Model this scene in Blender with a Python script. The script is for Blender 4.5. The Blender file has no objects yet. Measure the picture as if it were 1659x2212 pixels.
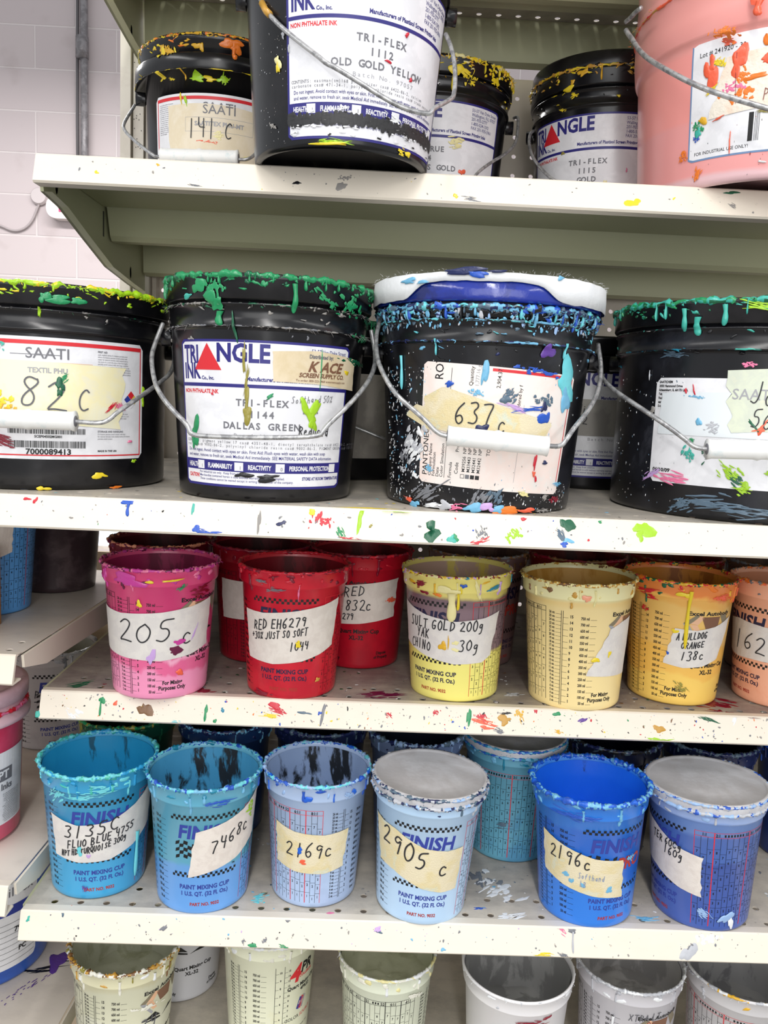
import bpy, math, random
from mathutils import Vector, Matrix, noise
SC = bpy.context.scene
COL = SC.collection
PI = math.pi
# ------------------------------------------------------------------ camera
ZC = 1.35                       # camera height; everything is laid out relative to it
F_PX, YAW, PITCH, ROLL = 1771.8, .0216, .1321, .0452
cam_data = bpy.data.cameras.new('camera')
cam_data.sensor_fit = 'VERTICAL'
cam_data.sensor_height = 24.0
cam_data.lens = 24.0 * F_PX / 2212.0
cam_data.clip_start = .02
cam = bpy.data.objects.new('camera', cam_data)
COL.objects.link(cam)
fw = Vector((math.sin(YAW) * math.cos(PITCH), math.cos(YAW) * math.cos(PITCH), -math.sin(PITCH)))
rt = Vector((math.cos(YAW), -math.sin(YAW), 0))
up = rt.cross(fw)
c_, s_ = math.cos(ROLL), math.sin(ROLL)
r2, u2 = rt * c_ + up * s_, up * c_ - rt * s_
cam.matrix_world = Matrix(((r2.x, u2.x, -fw.x, 0), (r2.y, u2.y, -fw.y, 0), (r2.z, u2.z, -fw.z, ZC), (0, 0, 0, 1)))
SC.camera = cam
# ------------------------------------------------------------------ world, lights, exposure
SC.view_settings.view_transform = 'Standard'
SC.view_settings.look = 'None'
SC.view_settings.gamma = 1
SC.view_settings.use_curve_mapping = False
SC.view_settings.exposure = 0.12
world = bpy.data.worlds.new('world')
SC.world = world
world.use_nodes = True
world.node_tree.nodes['Background'].inputs[0].default_value = (.93, .96, 1, 1)
world.node_tree.nodes['Background'].inputs[1].default_value = .62


def area(name, loc, size, energy, rot, color=(1, 1, 1)):
    l = bpy.data.lights.new(name, 'AREA')
    l.shape = 'RECTANGLE'
    l.size, l.size_y = size
    l.energy = energy
    l.color = color
    o = bpy.data.objects.new(name, l)
    COL.objects.link(o)
    o.location = loc
    o.rotation_euler = rot
    return o


area('ceiling_tube_light', (-.02, -.95, ZC + 1.45), (.13, 2.4), 26, (0, 0, 0), (1, .985, .96))
area('ceiling_tube_light', (-1.7, -.75, ZC + 1.5), (.13, 2.4), 22, (0, 0, 0), (1, .985, .96))
area('ceiling_tube_light', (1.9, -.75, ZC + 1.5), (.13, 2.4), 20, (0, 0, 0), (1, .985, .96))
area('ceiling_tube_light', (-1.1, 2.9, ZC + 1.6), (2.6, .3), 85, (0, 0, 0), (1, .98, .97))  # rear strip added to brighten the block wall
area('narrow_window_light', (.10, -2.3, ZC + .5), (.20, 2.6), 9, (PI / 2 + .05, 0, 0), (1, .99, .98))
area('front_fill_light', (.15, -2.5, ZC + .55), (3.2, 2.0), 38, (PI / 2 + .05, 0, 0), (1, .99, .97))  # added broad fill behind the camera, for soft frontal light

# ------------------------------------------------------------------ helpers
S1, S2, S3, S4, S5 = [ZC + v for v in (.2117, -.0924, -.3007, -.5017, -.715)]


def lin(c):
    o = []
    for v in c:
        v = v / 255.0
        o.append(v / 12.92 if v <= .04045 else ((v + .055) / 1.055) ** 2.4)
    return (o[0], o[1], o[2], 1)


MATS = {}


def mat(name, col, rough=.45, col2=None, scale=40, amt=.5, bump=0, bscale=200, metal=0, coat=0, stretch=None, spec=.5, sharp=.12, detail=6):
    if name in MATS:
        return MATS[name]
    m = bpy.data.materials.new(name)
    MATS[name] = m
    m.use_nodes = True
    nt = m.node_tree
    b = nt.nodes['Principled BSDF']
    b.inputs['Base Color'].default_value = lin(col)
    b.inputs['Roughness'].default_value = rough
    b.inputs['Metallic'].default_value = metal
    b.inputs['Coat Weight'].default_value = coat
    b.inputs['Coat Roughness'].default_value = .12
    b.inputs['Specular IOR Level'].default_value = spec
    tc = nt.nodes.new('ShaderNodeTexCoord')
    mp = nt.nodes.new('ShaderNodeMapping')
    nt.links.new(tc.outputs['Object'], mp.inputs[0])
    if stretch:
        mp.inputs['Scale'].default_value = stretch
    if col2:
        cols = col2 if isinstance(col2, list) else [col2]
        n = nt.nodes.new('ShaderNodeTexNoise')
        n.inputs['Scale'].default_value = scale
        n.inputs['Detail'].default_value = detail
        n.inputs['Roughness'].default_value = .62
        n.inputs['Distortion'].default_value = .35
        nt.links.new(mp.outputs[0], n.inputs['Vector'])
        r = nt.nodes.new('ShaderNodeValToRGB')
        e = r.color_ramp.elements
        e[0].position = 0
        e[0].color = lin(col)
        e[1].position = max(.01, amt - sharp / 2)
        e[1].color = lin(col)
        k = len(cols)
        hi = .78
        for i, cc in enumerate(cols):
            p = amt + sharp / 2 + (hi - amt) * (i / max(k, 1))
            q = e.new(min(.99, p))
            q.color = lin(cc)
            if i < k - 1:
                q2 = e.new(min(.99, amt - sharp / 2 + (hi - amt) * ((i + 1) / k)))
                q2.color = lin(cc)
        nt.links.new(n.outputs['Fac'], r.inputs[0])
        nt.links.new(r.outputs[0], b.inputs['Base Color'])
    if bump:
        n2 = nt.nodes.new('ShaderNodeTexNoise')
        n2.inputs['Scale'].default_value = bscale
        n2.inputs['Detail'].default_value = 4
        nt.links.new(mp.outputs[0], n2.inputs['Vector'])
        bn = nt.nodes.new('ShaderNodeBump')
        bn.inputs['Strength'].default_value = bump
        bn.inputs['Distance'].default_value = .002
        nt.links.new(n2.outputs['Fac'], bn.inputs['Height'])
        nt.links.new(bn.outputs[0], b.inputs['Normal'])
    return m


def obj(name, V, Fc, mats, parent=None, smooth=False, fm=None, label=None):
    me = bpy.data.meshes.new(name)
    me.from_pydata([tuple(v) for v in V], [], Fc)
    if not isinstance(mats, (list, tuple)):
        mats = [mats]
    for m in mats:
        me.materials.append(m)
    if fm:
        me.polygons.foreach_set('material_index', fm)
    if smooth:
        me.polygons.foreach_set('use_smooth', [True] * len(me.polygons))
    me.update()
    o = bpy.data.objects.new(name, me)
    COL.objects.link(o)
    if parent:
        o.parent = parent
    if label:
        o['label'] = label
    return o


def thing(name, label, cat, loc=(0, 0, 0), rot=(0, 0, 0), group=None):
    o = bpy.data.objects.new(name, None)
    o.empty_display_size = .05
    COL.objects.link(o)
    o.location = loc
    o.rotation_euler = rot
    o['label'] = label
    o['category'] = cat
    if group:
        o['group'] = group
    return o


def tag(o, label, cat, group=None):
    o['label'] = label
    o['category'] = cat
    if group:
        o['group'] = group
    return o


class MB:
    """collects geometry for one mesh"""
    def __init__(s):
        s.V, s.F, s.M, s.mats = [], [], [], []

    def mi(s, m):
        if m not in s.mats:
            s.mats.append(m)
        return s.mats.index(m)

    def add(s, V, Fc, m):
        b = len(s.V)
        s.V += list(V)
        k = s.mi(m)
        for f in Fc:
            s.F.append([i + b for i in f])
            s.M.append(k)

    def box(s, a, b, m):
        x0, y0, z0 = a
        x1, y1, z1 = b
        V = [(x0, y0, z0), (x1, y0, z0), (x1, y1, z0), (x0, y1, z0), (x0, y0, z1), (x1, y0, z1), (x1, y1, z1), (x0, y1, z1)]
        s.add(V, [(0, 3, 2, 1), (4, 5, 6, 7), (0, 1, 5, 4), (1, 2, 6, 5), (2, 3, 7, 6), (3, 0, 4, 7)], m)

    def extrude_x(s, prof, x0, x1, m, close=True):
        """prof: (y,z) polygon"""
        n = len(prof)
        V = [(x0, y, z) for y, z in prof] + [(x1, y, z) for y, z in prof]
        Fc = [(i, (i + 1) % n, n + (i + 1) % n, n + i) for i in range(n if close else n - 1)]
        if close:
            Fc += [list(range(n))[::-1], list(range(n, 2 * n))]
        s.add(V, Fc, m)

    def build(s, name, parent=None, smooth=False, label=None):
        return obj(name, s.V, s.F, s.mats, parent, smooth, s.M, label)


def lathe(mb, prof, m, n=72, rfun=None, flip=False):
    """prof: list of (r,z); open profile, r=0 allowed at the ends"""
    V, Fc = [], []
    for r, z in prof:
        for i in range(n):
            a = 2 * PI * i / n
            rr = r + (rfun(a, z) if rfun else 0)
            V.append((rr * math.sin(a), -rr * math.cos(a), z))
    for j in range(len(prof) - 1):
        for i in range(n):
            k = (i + 1) % n
            f = (j * n + i, j * n + k, (j + 1) * n + k, (j + 1) * n + i)
            Fc.append(f)
    mb.add(V, Fc, m)


def chaikin(P, it=2, closed=False):
    for _ in range(it):
        Q = []
        n = len(P)
        if not closed:
            Q.append(P[0])
        for i in range(n if closed else n - 1):
            a, b = P[i], P[(i + 1) % n]
            Q.append(tuple(.75 * x + .25 * y for x, y in zip(a, b)))
            Q.append(tuple(.25 * x + .75 * y for x, y in zip(a, b)))
        if not closed:
            Q.append(P[-1])
        P = Q
    return P


def tube(mb, P, r, m, n=10, rf=None):
    P = [Vector(p) for p in P]
    T = [(P[min(i + 1, len(P) - 1)] - P[max(i - 1, 0)]).normalized() for i in range(len(P))]
    N = T[0].orthogonal().normalized()
    V, Fc = [], []
    for i, p in enumerate(P):
        N = (N - T[i] * N.dot(T[i])).normalized()
        B = T[i].cross(N)
        rr = r * (rf(i / (len(P) - 1)) if rf else 1)
        for k in range(n):
            a = 2 * PI * k / n
            V.append(tuple(p + (N * math.cos(a) + B * math.sin(a)) * rr))
    for i in range(len(P) - 1):
        for k in range(n):
            Fc.append((i * n + k, i * n + (k + 1) % n, (i + 1) * n + (k + 1) % n, (i + 1) * n + k))
    Fc.append(list(range(n))[::-1])
    Fc.append([(len(P) - 1) * n + k for k in range(n)])
    mb.add(V, Fc, m)


# surfaces: map (u, v, off) -> 3D.  u to the right, v up, off outwards
class Cone:
    def __init__(s, pts, th0=0, rref=None):
        s.pts = pts
        s.th0 = th0
        s.rref = rref or (pts[0][0] + pts[-1][0]) / 2

    def r(s, v):
        p = s.pts
        if v <= p[0][1]:
            return p[0][0]
        for a, b in zip(p, p[1:]):
            if v <= b[1]:
                t = (v - a[1]) / max(b[1] - a[1], 1e-9)
                return a[0] + (b[0] - a[0]) * t
        return p[-1][0]

    def __call__(s, u, v, o=0):
        a = s.th0 + u / s.rref
        r = s.r(v) + o
        return (r * math.sin(a), -r * math.cos(a), v)


class Plane:
    def __init__(s, org, ux, uv):
        s.o, s.ux, s.uv = Vector(org), Vector(ux), Vector(uv)
        s.n = s.ux.cross(s.uv).normalized()

    def __call__(s, u, v, o=0):
        return tuple(s.o + s.ux * u + s.uv * v + s.n * o)


class Moved:
    """label coordinates: (x right, y down) in metres from a top-left corner, turned by ang"""
    def __init__(s, base, u0, v0, ang=0, off=0):
        s.b, s.u0, s.v0, s.off = base, u0, v0, off
        s.c, s.s = math.cos(ang), math.sin(ang)

    def __call__(s, x, y, o=0):
        return s.b(s.u0 + x * s.c + y * s.s, s.v0 + x * s.s - y * s.c, o + s.off)


# ------------------------------------------------------------------ printed letters (built-in font)
CH = "ABCDEFGHIJKLMNOPQRSTUVWXYZabcdefghijklmnopqrstuvwxyz0123456789.,:;-–_()/#%!'@®&+$"
GL = {}


def load_glyphs():
    tmp = []
    for st, off in (('r', .004), ('b', .034), ('h', .055)):
        for c in CH:
            for body in (c, 'H' + c + 'H'):
                cu = bpy.data.curves.new('glyph', 'FONT')
                cu.body = body
                cu.size = 1
                cu.resolution_u = 2
                cu.dimensions = '2D'
                cu.fill_mode = 'BOTH'
                cu.offset = off
                o = bpy.data.objects.new('glyph', cu)
                COL.objects.link(o)
                tmp.append((st, c, body, o, cu))
    bpy.context.view_layer.update()
    dg = bpy.context.evaluated_depsgraph_get()
    wid = {}
    for st, c, body, o, cu in tmp:
        oe = o.evaluated_get(dg)
        me = oe.to_mesh()
        vs = [(v.co.x, v.co.y) for v in me.vertices]
        if body == c:
            GL[(st, c)] = [vs, [tuple(p.vertices) for p in me.polygons], 0]
        else:
            wid[(st, c)] = max(v[0] for v in vs) - min(v[0] for v in vs)
        oe.to_mesh_clear()
    hv = GL[('r', 'H')][0]
    cap = max(v[1] for v in hv)
    for st in 'rbh':
        hw = wid[(st, 'H')]
        h = GL[(st, 'H')][0]
        w1 = max(v[0] for v in h) - min(v[0] for v in h)
        # width(HHH) = 2 adv + w1 ; width(HcH) = adv(H) + adv(c) + w1
        advH = (hw - w1) / 2
        for c in CH:
            g = GL[(st, c)]
            g[2] = (wid[(st, c)] - w1 - advH) / cap
            g[0] = [(x / cap, y / cap) for x, y in g[0]]
    for st, c, body, o, cu in tmp:
        bpy.data.objects.remove(o)
        bpy.data.curves.remove(cu)


load_glyphs()


def text(mb, S, s, x, y, h, m, bold=False, cx=1.0, align='l', off=.0002, mono=None, slant=0, ang=0, vert=False, up=False):
    """S: surface map with y down if up False.  h cap height.  (x,y) baseline start"""
    st = 'h' if bold == 2 else 'b' if bold else 'r'
    advs = []
    for c in s:
        if mono:
            advs.append(mono)
        elif c == ' ':
            advs.append(.42 * h * cx)
        else:
            advs.append(GL[(st, c)][2] * h * cx if (st, c) in GL else .5 * h)
    tot = sum(advs)
    pen = 0 if align == 'l' else (-tot / 2 if align == 'c' else -tot)
    ca, sa = math.cos(ang), math.sin(ang)
    for c, a in zip(s, advs):
        if (st, c) in GL:
            vs, fs, adv = GL[(st, c)]
            sh = (a - adv * h * cx) / 2 if mono else 0
            V = []
            for gx, gy in vs:
                px, py = pen + sh + (gx + gy * slant) * h * cx, gy * h
                qx, qy = px * ca - py * sa, px * sa + py * ca
                V.append(S(x + qx, y + (qy if up else -qy), off))
            if h * cx > .0045:
                P2 = [(gx, gy) for gx, gy in vs]
                T = []
                for f in fs:
                    T += [(f[0], f[i], f[i + 1]) for i in range(1, len(f) - 1)]
                V = []
                done = []
                lim = .0026
                mid = {}
                xy = [(pen + sh + (gx + gy * slant) * h * cx, gy * h) for gx, gy in vs]
                while T:
                    t3 = T.pop()
                    e = max(((abs(xy[t3[i]][0] - xy[t3[(i + 1) % 3]][0]), i) for i in range(3)))
                    if e[0] > lim and len(xy) < 4000:
                        i = e[1]
                        p, q, r_ = t3[i], t3[(i + 1) % 3], t3[(i + 2) % 3]
                        kk = (min(p, q), max(p, q))
                        if kk not in mid:
                            mid[kk] = len(xy)
                            xy.append(((xy[p][0] + xy[q][0]) / 2, (xy[p][1] + xy[q][1]) / 2))
                        n_ = mid[kk]
                        T += [(p, n_, r_), (n_, q, r_)]
                    else:
                        done.append(t3)
                for px, py in xy:
                    qx, qy = px * ca - py * sa, px * sa + py * ca
                    V.append(S(x + qx, y + (qy if up else -qy), off))
                mb.add(V, done, m)
            else:
                mb.add(V, fs, m)
        pen += a
    return tot


# ------------------------------------------------------------------ handwriting (single strokes)
HW = {
    '0': '.3,1 .05,.75 .03,.3 .25,0 .5,.2 .55,.7 .3,1', '1': '.3,1 .28,.5 .25,0',
    '2': '.05,.8 .25,1 .5,.85 .4,.5 .05,.03 .25,.08 .6,.02', '3': '.08,.92 .35,1 .5,.8 .22,.55 .5,.35 .4,.02 .05,.06',
    '4': '.1,1 .08,.5 .5,.5|.45,.95 .42,0', '5': '.55,1 .15,.96 .1,.58 .4,.6 .5,.3 .3,0 .05,.08',
    '6': '.45,1 .15,.7 .05,.3 .25,0 .5,.2 .35,.48 .1,.35', '7': '.05,.92 .3,.97 .55,.95 .35,.5 .25,0',
    '8': '.45,.88 .2,1 .08,.78 .45,.4 .4,.05 .12,.05 .12,.38 .5,.75 .45,.9', '9': '.5,.85 .25,1 .08,.75 .3,.55 .5,.8 .45,.4 .4,0',
    'A': '.02,0 .25,.6 .32,1|.32,1 .42,.5 .5,0|.1,.4 .45,.42', 'B': '.1,1 .08,0|.1,.98 .45,.9 .35,.55 .1,.52 .5,.4 .45,.05 .08,.02',
    'C': '.52,.85 .35,1 .08,.7 .08,.25 .3,0 .55,.12', 'D': '.1,1 .08,0|.1,.98 .5,.8 .5,.25 .08,.02',
    'E': '.5,1 .1,.97|.1,.97 .08,.02|.08,.5 .42,.53|.08,.02 .5,.06', 'F': '.5,1 .1,.97|.1,.97 .08,0|.08,.5 .42,.53',
    'G': '.5,.88 .3,1 .06,.6 .15,.05 .45,.05 .5,.42|.5,.42 .28,.42', 'H': '.08,1 .08,0|.48,1 .48,0|.08,.5 .48,.52',
    'I': '.25,1 .25,0', 'J': '.45,1 .42,.3 .25,0 .02,.12', 'K': '.08,1 .08,0|.5,1 .1,.5|.1,.5 .5,0', 'L': '.1,1 .08,.02|.08,.02 .48,.05',
    'M': '.05,0 .12,1|.12,1 .3,.45|.3,.45 .5,1|.5,1 .55,0', 'N': '.06,0 .1,1|.1,1 .45,0|.45,0 .5,1', 'O': '.3,1 .05,.7 .08,.2 .3,0 .52,.3 .5,.8 .28,1',
    'P': '.1,1 .08,0|.1,.98 .5,.85 .4,.5 .08,.48', 'Q': '.3,1 .05,.7 .08,.2 .3,0 .52,.3 .5,.8 .28,1|.3,.3 .6,-.1', 'R': '.1,1 .08,0|.1,.98 .5,.85 .4,.5 .08,.48|.2,.48 .52,0',
    'S': '.5,.9 .3,1 .1,.8 .45,.35 .35,.02 .05,.1', 'T': '.02,.97 .55,1|.28,.98 .26,0', 'U': '.08,1 .08,.2 .28,0 .48,.2 .5,1', 'V': '.05,1 .28,0|.28,0 .5,1',
    'W': '.02,1 .15,0|.15,0 .3,.7|.3,.7 .42,0|.42,0 .58,1', 'X': '.05,1 .5,0|.5,1 .05,0', 'Y': '.05,1 .25,.5|.5,1 .2,0', 'Z': '.05,.95 .5,1|.5,1 .05,0|.05,0 .55,.05',
    'c': '.42,.5 .25,.62 .08,.4 .12,.08 .3,0 .48,.1', 'g': '.42,.6 .2,.65 .08,.35 .3,.25 .45,.55|.45,.6 .42,-.2 .15,-.3', 'o': '.25,.6 .06,.35 .2,0 .44,.2 .35,.6 .2,.6',
    'i': '.2,.6 .2,0|.2,.85 .21,.82', 'f': '.45,.95 .28,.95 .2,.6 .18,0|.05,.55 .4,.57', 't': '.22,.95 .2,.1 .4,.05|.05,.62 .42,.65', 'h': '.1,1 .08,0|.1,.4 .3,.6 .42,.4 .42,0',
    'a': '.42,.55 .2,.62 .08,.25 .25,.02 .42,.35|.42,.6 .45,0', 'n': '.1,.6 .08,0|.1,.4 .3,.6 .42,.4 .42,0', 'd': '.42,.5 .2,.6 .08,.25 .25,0 .42,.3|.45,1 .45,0',
    'e': '.1,.35 .42,.4 .3,.62 .1,.5 .1,.1 .4,.05', 'r': '.1,.6 .08,0|.1,.4 .35,.6', 'u': '.08,.6 .1,.1 .3,.02 .42,.3|.44,.6 .45,0',
    '%': '.5,1 .08,0|.15,.95 .05,.8 .2,.75 .15,.95|.42,.25 .35,.08 .5,.05 .42,.25', '+': '.05,.5 .5,.5|.28,.75 .26,.25', '-': '.05,.5 .45,.52', '.': '.2,.02 .22,.0', ',': '.2,.05 .12,-.15', '/': '.5,1 .05,0',
}


def ribbon(mb, S, P, w, m, off):
    n = len(P)
    V, Fc = [], []
    for i in range(n):
        a, b = P[max(i - 1, 0)], P[min(i + 1, n - 1)]
        dx, dy = b[0] - a[0], b[1] - a[1]
        L = math.hypot(dx, dy) or 1
        nx, ny = -dy / L * w / 2, dx / L * w / 2
        V.append(S(P[i][0] + nx, P[i][1] + ny, off))
        V.append(S(P[i][0] - nx, P[i][1] - ny, off))
    for i in range(n - 1):
        Fc.append((2 * i, 2 * i + 1, 2 * i + 3, 2 * i + 2))
    mb.add(V, Fc, m)
    for e in (0, n - 1):
        V = [S(P[e][0] + w / 2 * math.cos(k * PI / 4), P[e][1] + w / 2 * math.sin(k * PI / 4), off) for k in range(8)]
        mb.add(V, [list(range(8))], m)


def hand(mb, S, s, x, y, h, m, w=.0011, cx=1, rise=0, off=.0003, seed=0, up=False, slant=.12):
    rnd = random.Random(hash(len(s)) + seed)
    pen = x
    for c in s:
        if c == ' ':
            pen += .45 * h * cx
            continue
        jy = rnd.uniform(-.07, .07) * h
        js = rnd.uniform(.9, 1.1)
        if c in HW:
            for st in HW[c].split('|'):
                P = [tuple(map(float, p.split(','))) for p in st.split()]
                if len(P) > 2:
                    P = chaikin(P, 2)
                yb = y + (pen - x) * rise
                Q = [(pen + (px + py * slant) * h * cx, (yb + (py * h * js + jy)) if up else (yb - (py * h * js + jy))) for px, py in P]
                ribbon(mb, S, Q, w, m, off)
        pen += (.74 + rnd.uniform(-.04, .06)) * h * cx


# ------------------------------------------------------------------ ink blobs
def blob(mb, S, u, v, a, b, m, rnd, h=.0006, off=.0003, ang=0, irr=.35, n=16):
    ph = [rnd.uniform(0, 6.28) for _ in range(4)]
    am = [irr * rnd.uniform(.3, 1) for _ in range(4)]
    ca, sa = math.cos(ang), math.sin(ang)
    V = [S(u, v, off + h)]
    Fc = []
    rings = ((.55, .85), (.9, .45), (1.0, -.2))
    for fr, fh in rings:
        for k in range(n):
            t = 2 * PI * k / n
            q = 1 + am[0] * math.sin(t + ph[0]) + am[1] * math.sin(2 * t + ph[1]) * .8 + am[2] * math.sin(3 * t + ph[2]) * .6 + am[3] * math.sin(5 * t + ph[3]) * .45
            x, y = math.cos(t) * a * q * fr, math.sin(t) * b * q * fr
            V.append(S(u + x * ca - y * sa, v + x * sa + y * ca, off + h * fh * (1 + .25 * math.sin(3 * t + ph[1]))))
    for k in range(n):
        Fc.append((0, 1 + k, 1 + (k + 1) % n))
    for j in range(2):
        for k in range(n):
            Fc.append((1 + j * n + k, 1 + (j + 1) * n + k, 1 + (j + 1) * n + (k + 1) % n, 1 + j * n + (k + 1) % n))
    mb.add(V, Fc, m)


def drip(mb, S, u, v, L, w, m, rnd, h=.0012, off=.0002, up=True):
    """runs down from (u,v); v up surface"""
    n, k = 12, 6
    V, Fc = [], []
    wob = rnd.uniform(-.15, .15)
    for i in range(n + 1):
        t = i / n
        ww = w * (1.5 - 1.2 * t) if t < .35 else w * (1.08 + .55 * math.sin((t - .35) / .65 * PI * .9) - .9 * max(0, t - .9) * 8)
        ww = max(ww, w * .12)
        vv = v - L * t * (1 if up else -1)
        uu = u + wob * w * 3 * math.sin(t * 3)
        for j in range(k + 1):
            a = PI * j / k
            V.append(S(uu - math.cos(a) * ww / 2, vv, off - .0002 + math.sin(a) * h * (ww / w)))
    for i in range(n):
        for j in range(k):
            Fc.append((i * (k + 1) + j, (i + 1) * (k + 1) + j, (i + 1) * (k + 1) + j + 1, i * (k + 1) + j + 1))
    mb.add(V, Fc, m)


def smear(mb, S, u, v, a, b, m, rnd, n=9, ang=0, off=.0003):
    """bundle of thin brush slivers"""
    ca, sa = math.cos(ang), math.sin(ang)
    for _ in range(int(n * 2.2)):
        x, y = rnd.gauss(0, .42) * a, rnd.gauss(0, .42) * b
        blob(mb, S, u + x * ca - y * sa, v + x * sa + y * ca, a * rnd.uniform(.12, .5), b * rnd.uniform(.03, .16) + .00012, m, rnd, h=.00018, off=off, ang=ang + rnd.uniform(-.22, .22), irr=.45, n=9)


def crust_ring(mb, r, z, th, mats, seed, n=220, k=8, out=1.0, lump=1.0, flat=1.0):
    """irregular crust of dried ink that follows a rim"""
    V = []
    for i in range(n):
        a = 2 * PI * i / n
        x, y = math.cos(a) * 9, math.sin(a) * 9
        q = .75 + lump * (noise.noise((x * .9 + seed, y * .9, 1.3)) * .55 + noise.noise((x * 3.1, y * 3.1 + seed, 4.2)) * .45)
        q = max(q, .22)
        for j in range(k):
            b = 2 * PI * j / k
            w = th * q * (1 + .5 * noise.noise((x * 5 + j * 2.1, y * 5, seed)))
            rr = r + math.cos(b) * w * out
            zz = z + math.sin(b) * w * flat + th * .5 * noise.noise((x * 2, y * 2, seed + 9)) * lump
            V.append((rr * math.sin(a), -rr * math.cos(a), zz))
    for mi, m in enumerate(mats):
        mb.mi(m)
    b0 = len(mb.V)
    mb.V += V
    for i in range(n):
        a = 2 * PI * i / n
        nv = noise.noise((math.cos(a) * 5 + seed * 3, math.sin(a) * 5, 7.7)) * .5 + .5
        for j in range(k):
            t = min(.999, max(0, nv + .25 * noise.noise((i * .31, j * .9, seed))))
            mb.F.append([b0 + i * k + j, b0 + ((i + 1) % n) * k + j, b0 + ((i + 1) % n) * k + (j + 1) % k, b0 + i * k + (j + 1) % k])
            mb.M.append(mb.mi(mats[min(len(mats) - 1, int(max(0, (t - .2) / .6) * len(mats)))]))


def whiskers(mb, r, z, mats, rnd, n=60, L=.004, w=.0005, down=True):
    """little threads of dried ink standing off the rim"""
    for _ in range(n):
        a = rnd.uniform(-PI, PI)
        l = L * rnd.uniform(.3, 1.2)
        p = Vector((r * math.sin(a), -r * math.cos(a), z + rnd.uniform(-.001, .001)))
        d = Vector((math.sin(a), -math.cos(a), rnd.uniform(-1.2, .9 if not down else .2))).normalized()
        sd = Vector((-d.y, d.x, rnd.uniform(-.5, .5)))
        tube(mb, [p, p + d * l * .5 + sd * l * .15, p + d * l + sd * l * rnd.uniform(-.3, .5)], w, rnd.choice(mats), n=4, rf=lambda t: 1.2 - t * .9)


def rect(mb, S, x0, y0, x1, y1, m, off=.0001, step=.004, cr=0):
    nx = max(1, int(abs(x1 - x0) / step))
    ny = max(1, int(abs(y1 - y0) / .02))
    V, Fc = [], []
    for j in range(ny + 1):
        for i in range(nx + 1):
            V.append(S(x0 + (x1 - x0) * i / nx, y0 + (y1 - y0) * j / ny, off))
    for j in range(ny):
        for i in range(nx):
            a = j * (nx + 1) + i
            Fc.append((a, a + 1, a + nx + 2, a + nx + 1))
    mb.add(V, Fc, m)


def patch(mb, S, top, bot, m, off=.0004, n=30, rag=.0006, seed=1, thick=0):
    """strip between two edge polylines (x,y): tape with torn ends"""
    rnd = random.Random(seed)
    def lerp(P, t):
        q = t * (len(P) - 1)
        i = min(int(q), len(P) - 2)
        f = q - i
        return (P[i][0] * (1 - f) + P[i + 1][0] * f, P[i][1] * (1 - f) + P[i + 1][1] * f)
    k = 8
    jl = [rnd.uniform(-1, 1) * rag * 2 for _ in range(k + 1)]
    jr = [rnd.uniform(-1, 1) * rag * 2 for _ in range(k + 1)]
    V, Fc = [], []
    for i in range(n + 1):
        a, b = lerp(top, i / n), lerp(bot, i / n)
        for j in range(k + 1):
            t = j / k
            x, y = a[0] * (1 - t) + b[0] * t, a[1] * (1 - t) + b[1] * t
            if i == 0:
                x += jl[j]
            if i == n:
                x += jr[j]
            V.append(S(x, y, off + .0001 * math.sin(i * 1.7 + j)))
    for i in range(n):
        for j in range(k):
            a = i * (k + 1) + j
            Fc.append((a, a + k + 1, a + k + 2, a + 1))
    mb.add(V, Fc, m)


# ------------------------------------------------------------------ materials
def shelf_mat(name, base, dirt, dark, s1=9, s2=60, amt=.55):
    if name in MATS:
        return MATS[name]
    m = mat(name, base, .42)
    nt = m.node_tree
    b = nt.nodes['Principled BSDF']
    tc = nt.nodes['Texture Coordinate']
    mp = nt.nodes['Mapping']
    mp.inputs['Scale'].default_value = (1, 1.6, 1.6)
    n1 = nt.nodes.new('ShaderNodeTexNoise')
    n1.inputs['Scale'].default_value = s1
    n1.inputs['Detail'].default_value = 9
    n1.inputs['Roughness'].default_value = .7
    n2 = nt.nodes.new('ShaderNodeTexNoise')
    n2.inputs['Scale'].default_value = s2
    n2.inputs['Detail'].default_value = 8
    n2.inputs['Roughness'].default_value = .75
    for n in (n1, n2):
        nt.links.new(mp.outputs[0], n.inputs['Vector'])
    r1 = nt.nodes.new('ShaderNodeMapRange')
    r1.inputs[1].default_value = amt - .1
    r1.inputs[2].default_value = amt + .18
    nt.links.new(n1.outputs['Fac'], r1.inputs[0])
    r2 = nt.nodes.new('ShaderNodeMapRange')
    r2.inputs[1].default_value = .66
    r2.inputs[2].default_value = .74
    nt.links.new(n2.outputs['Fac'], r2.inputs[0])
    m1 = nt.nodes.new('ShaderNodeMix')
    m1.data_type = 'RGBA'
    m1.inputs[6].default_value = lin(base)
    m1.inputs[7].default_value = lin(dirt)
    nt.links.new(r1.outputs[0], m1.inputs[0])
    m2 = nt.nodes.new('ShaderNodeMix')
    m2.data_type = 'RGBA'
    m2.inputs[7].default_value = lin(dark)
    nt.links.new(m1.outputs[2], m2.inputs[6])
    nt.links.new(r2.outputs[0], m2.inputs[0])
    nt.links.new(m2.outputs[2], b.inputs['Base Color'])
    return m


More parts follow.
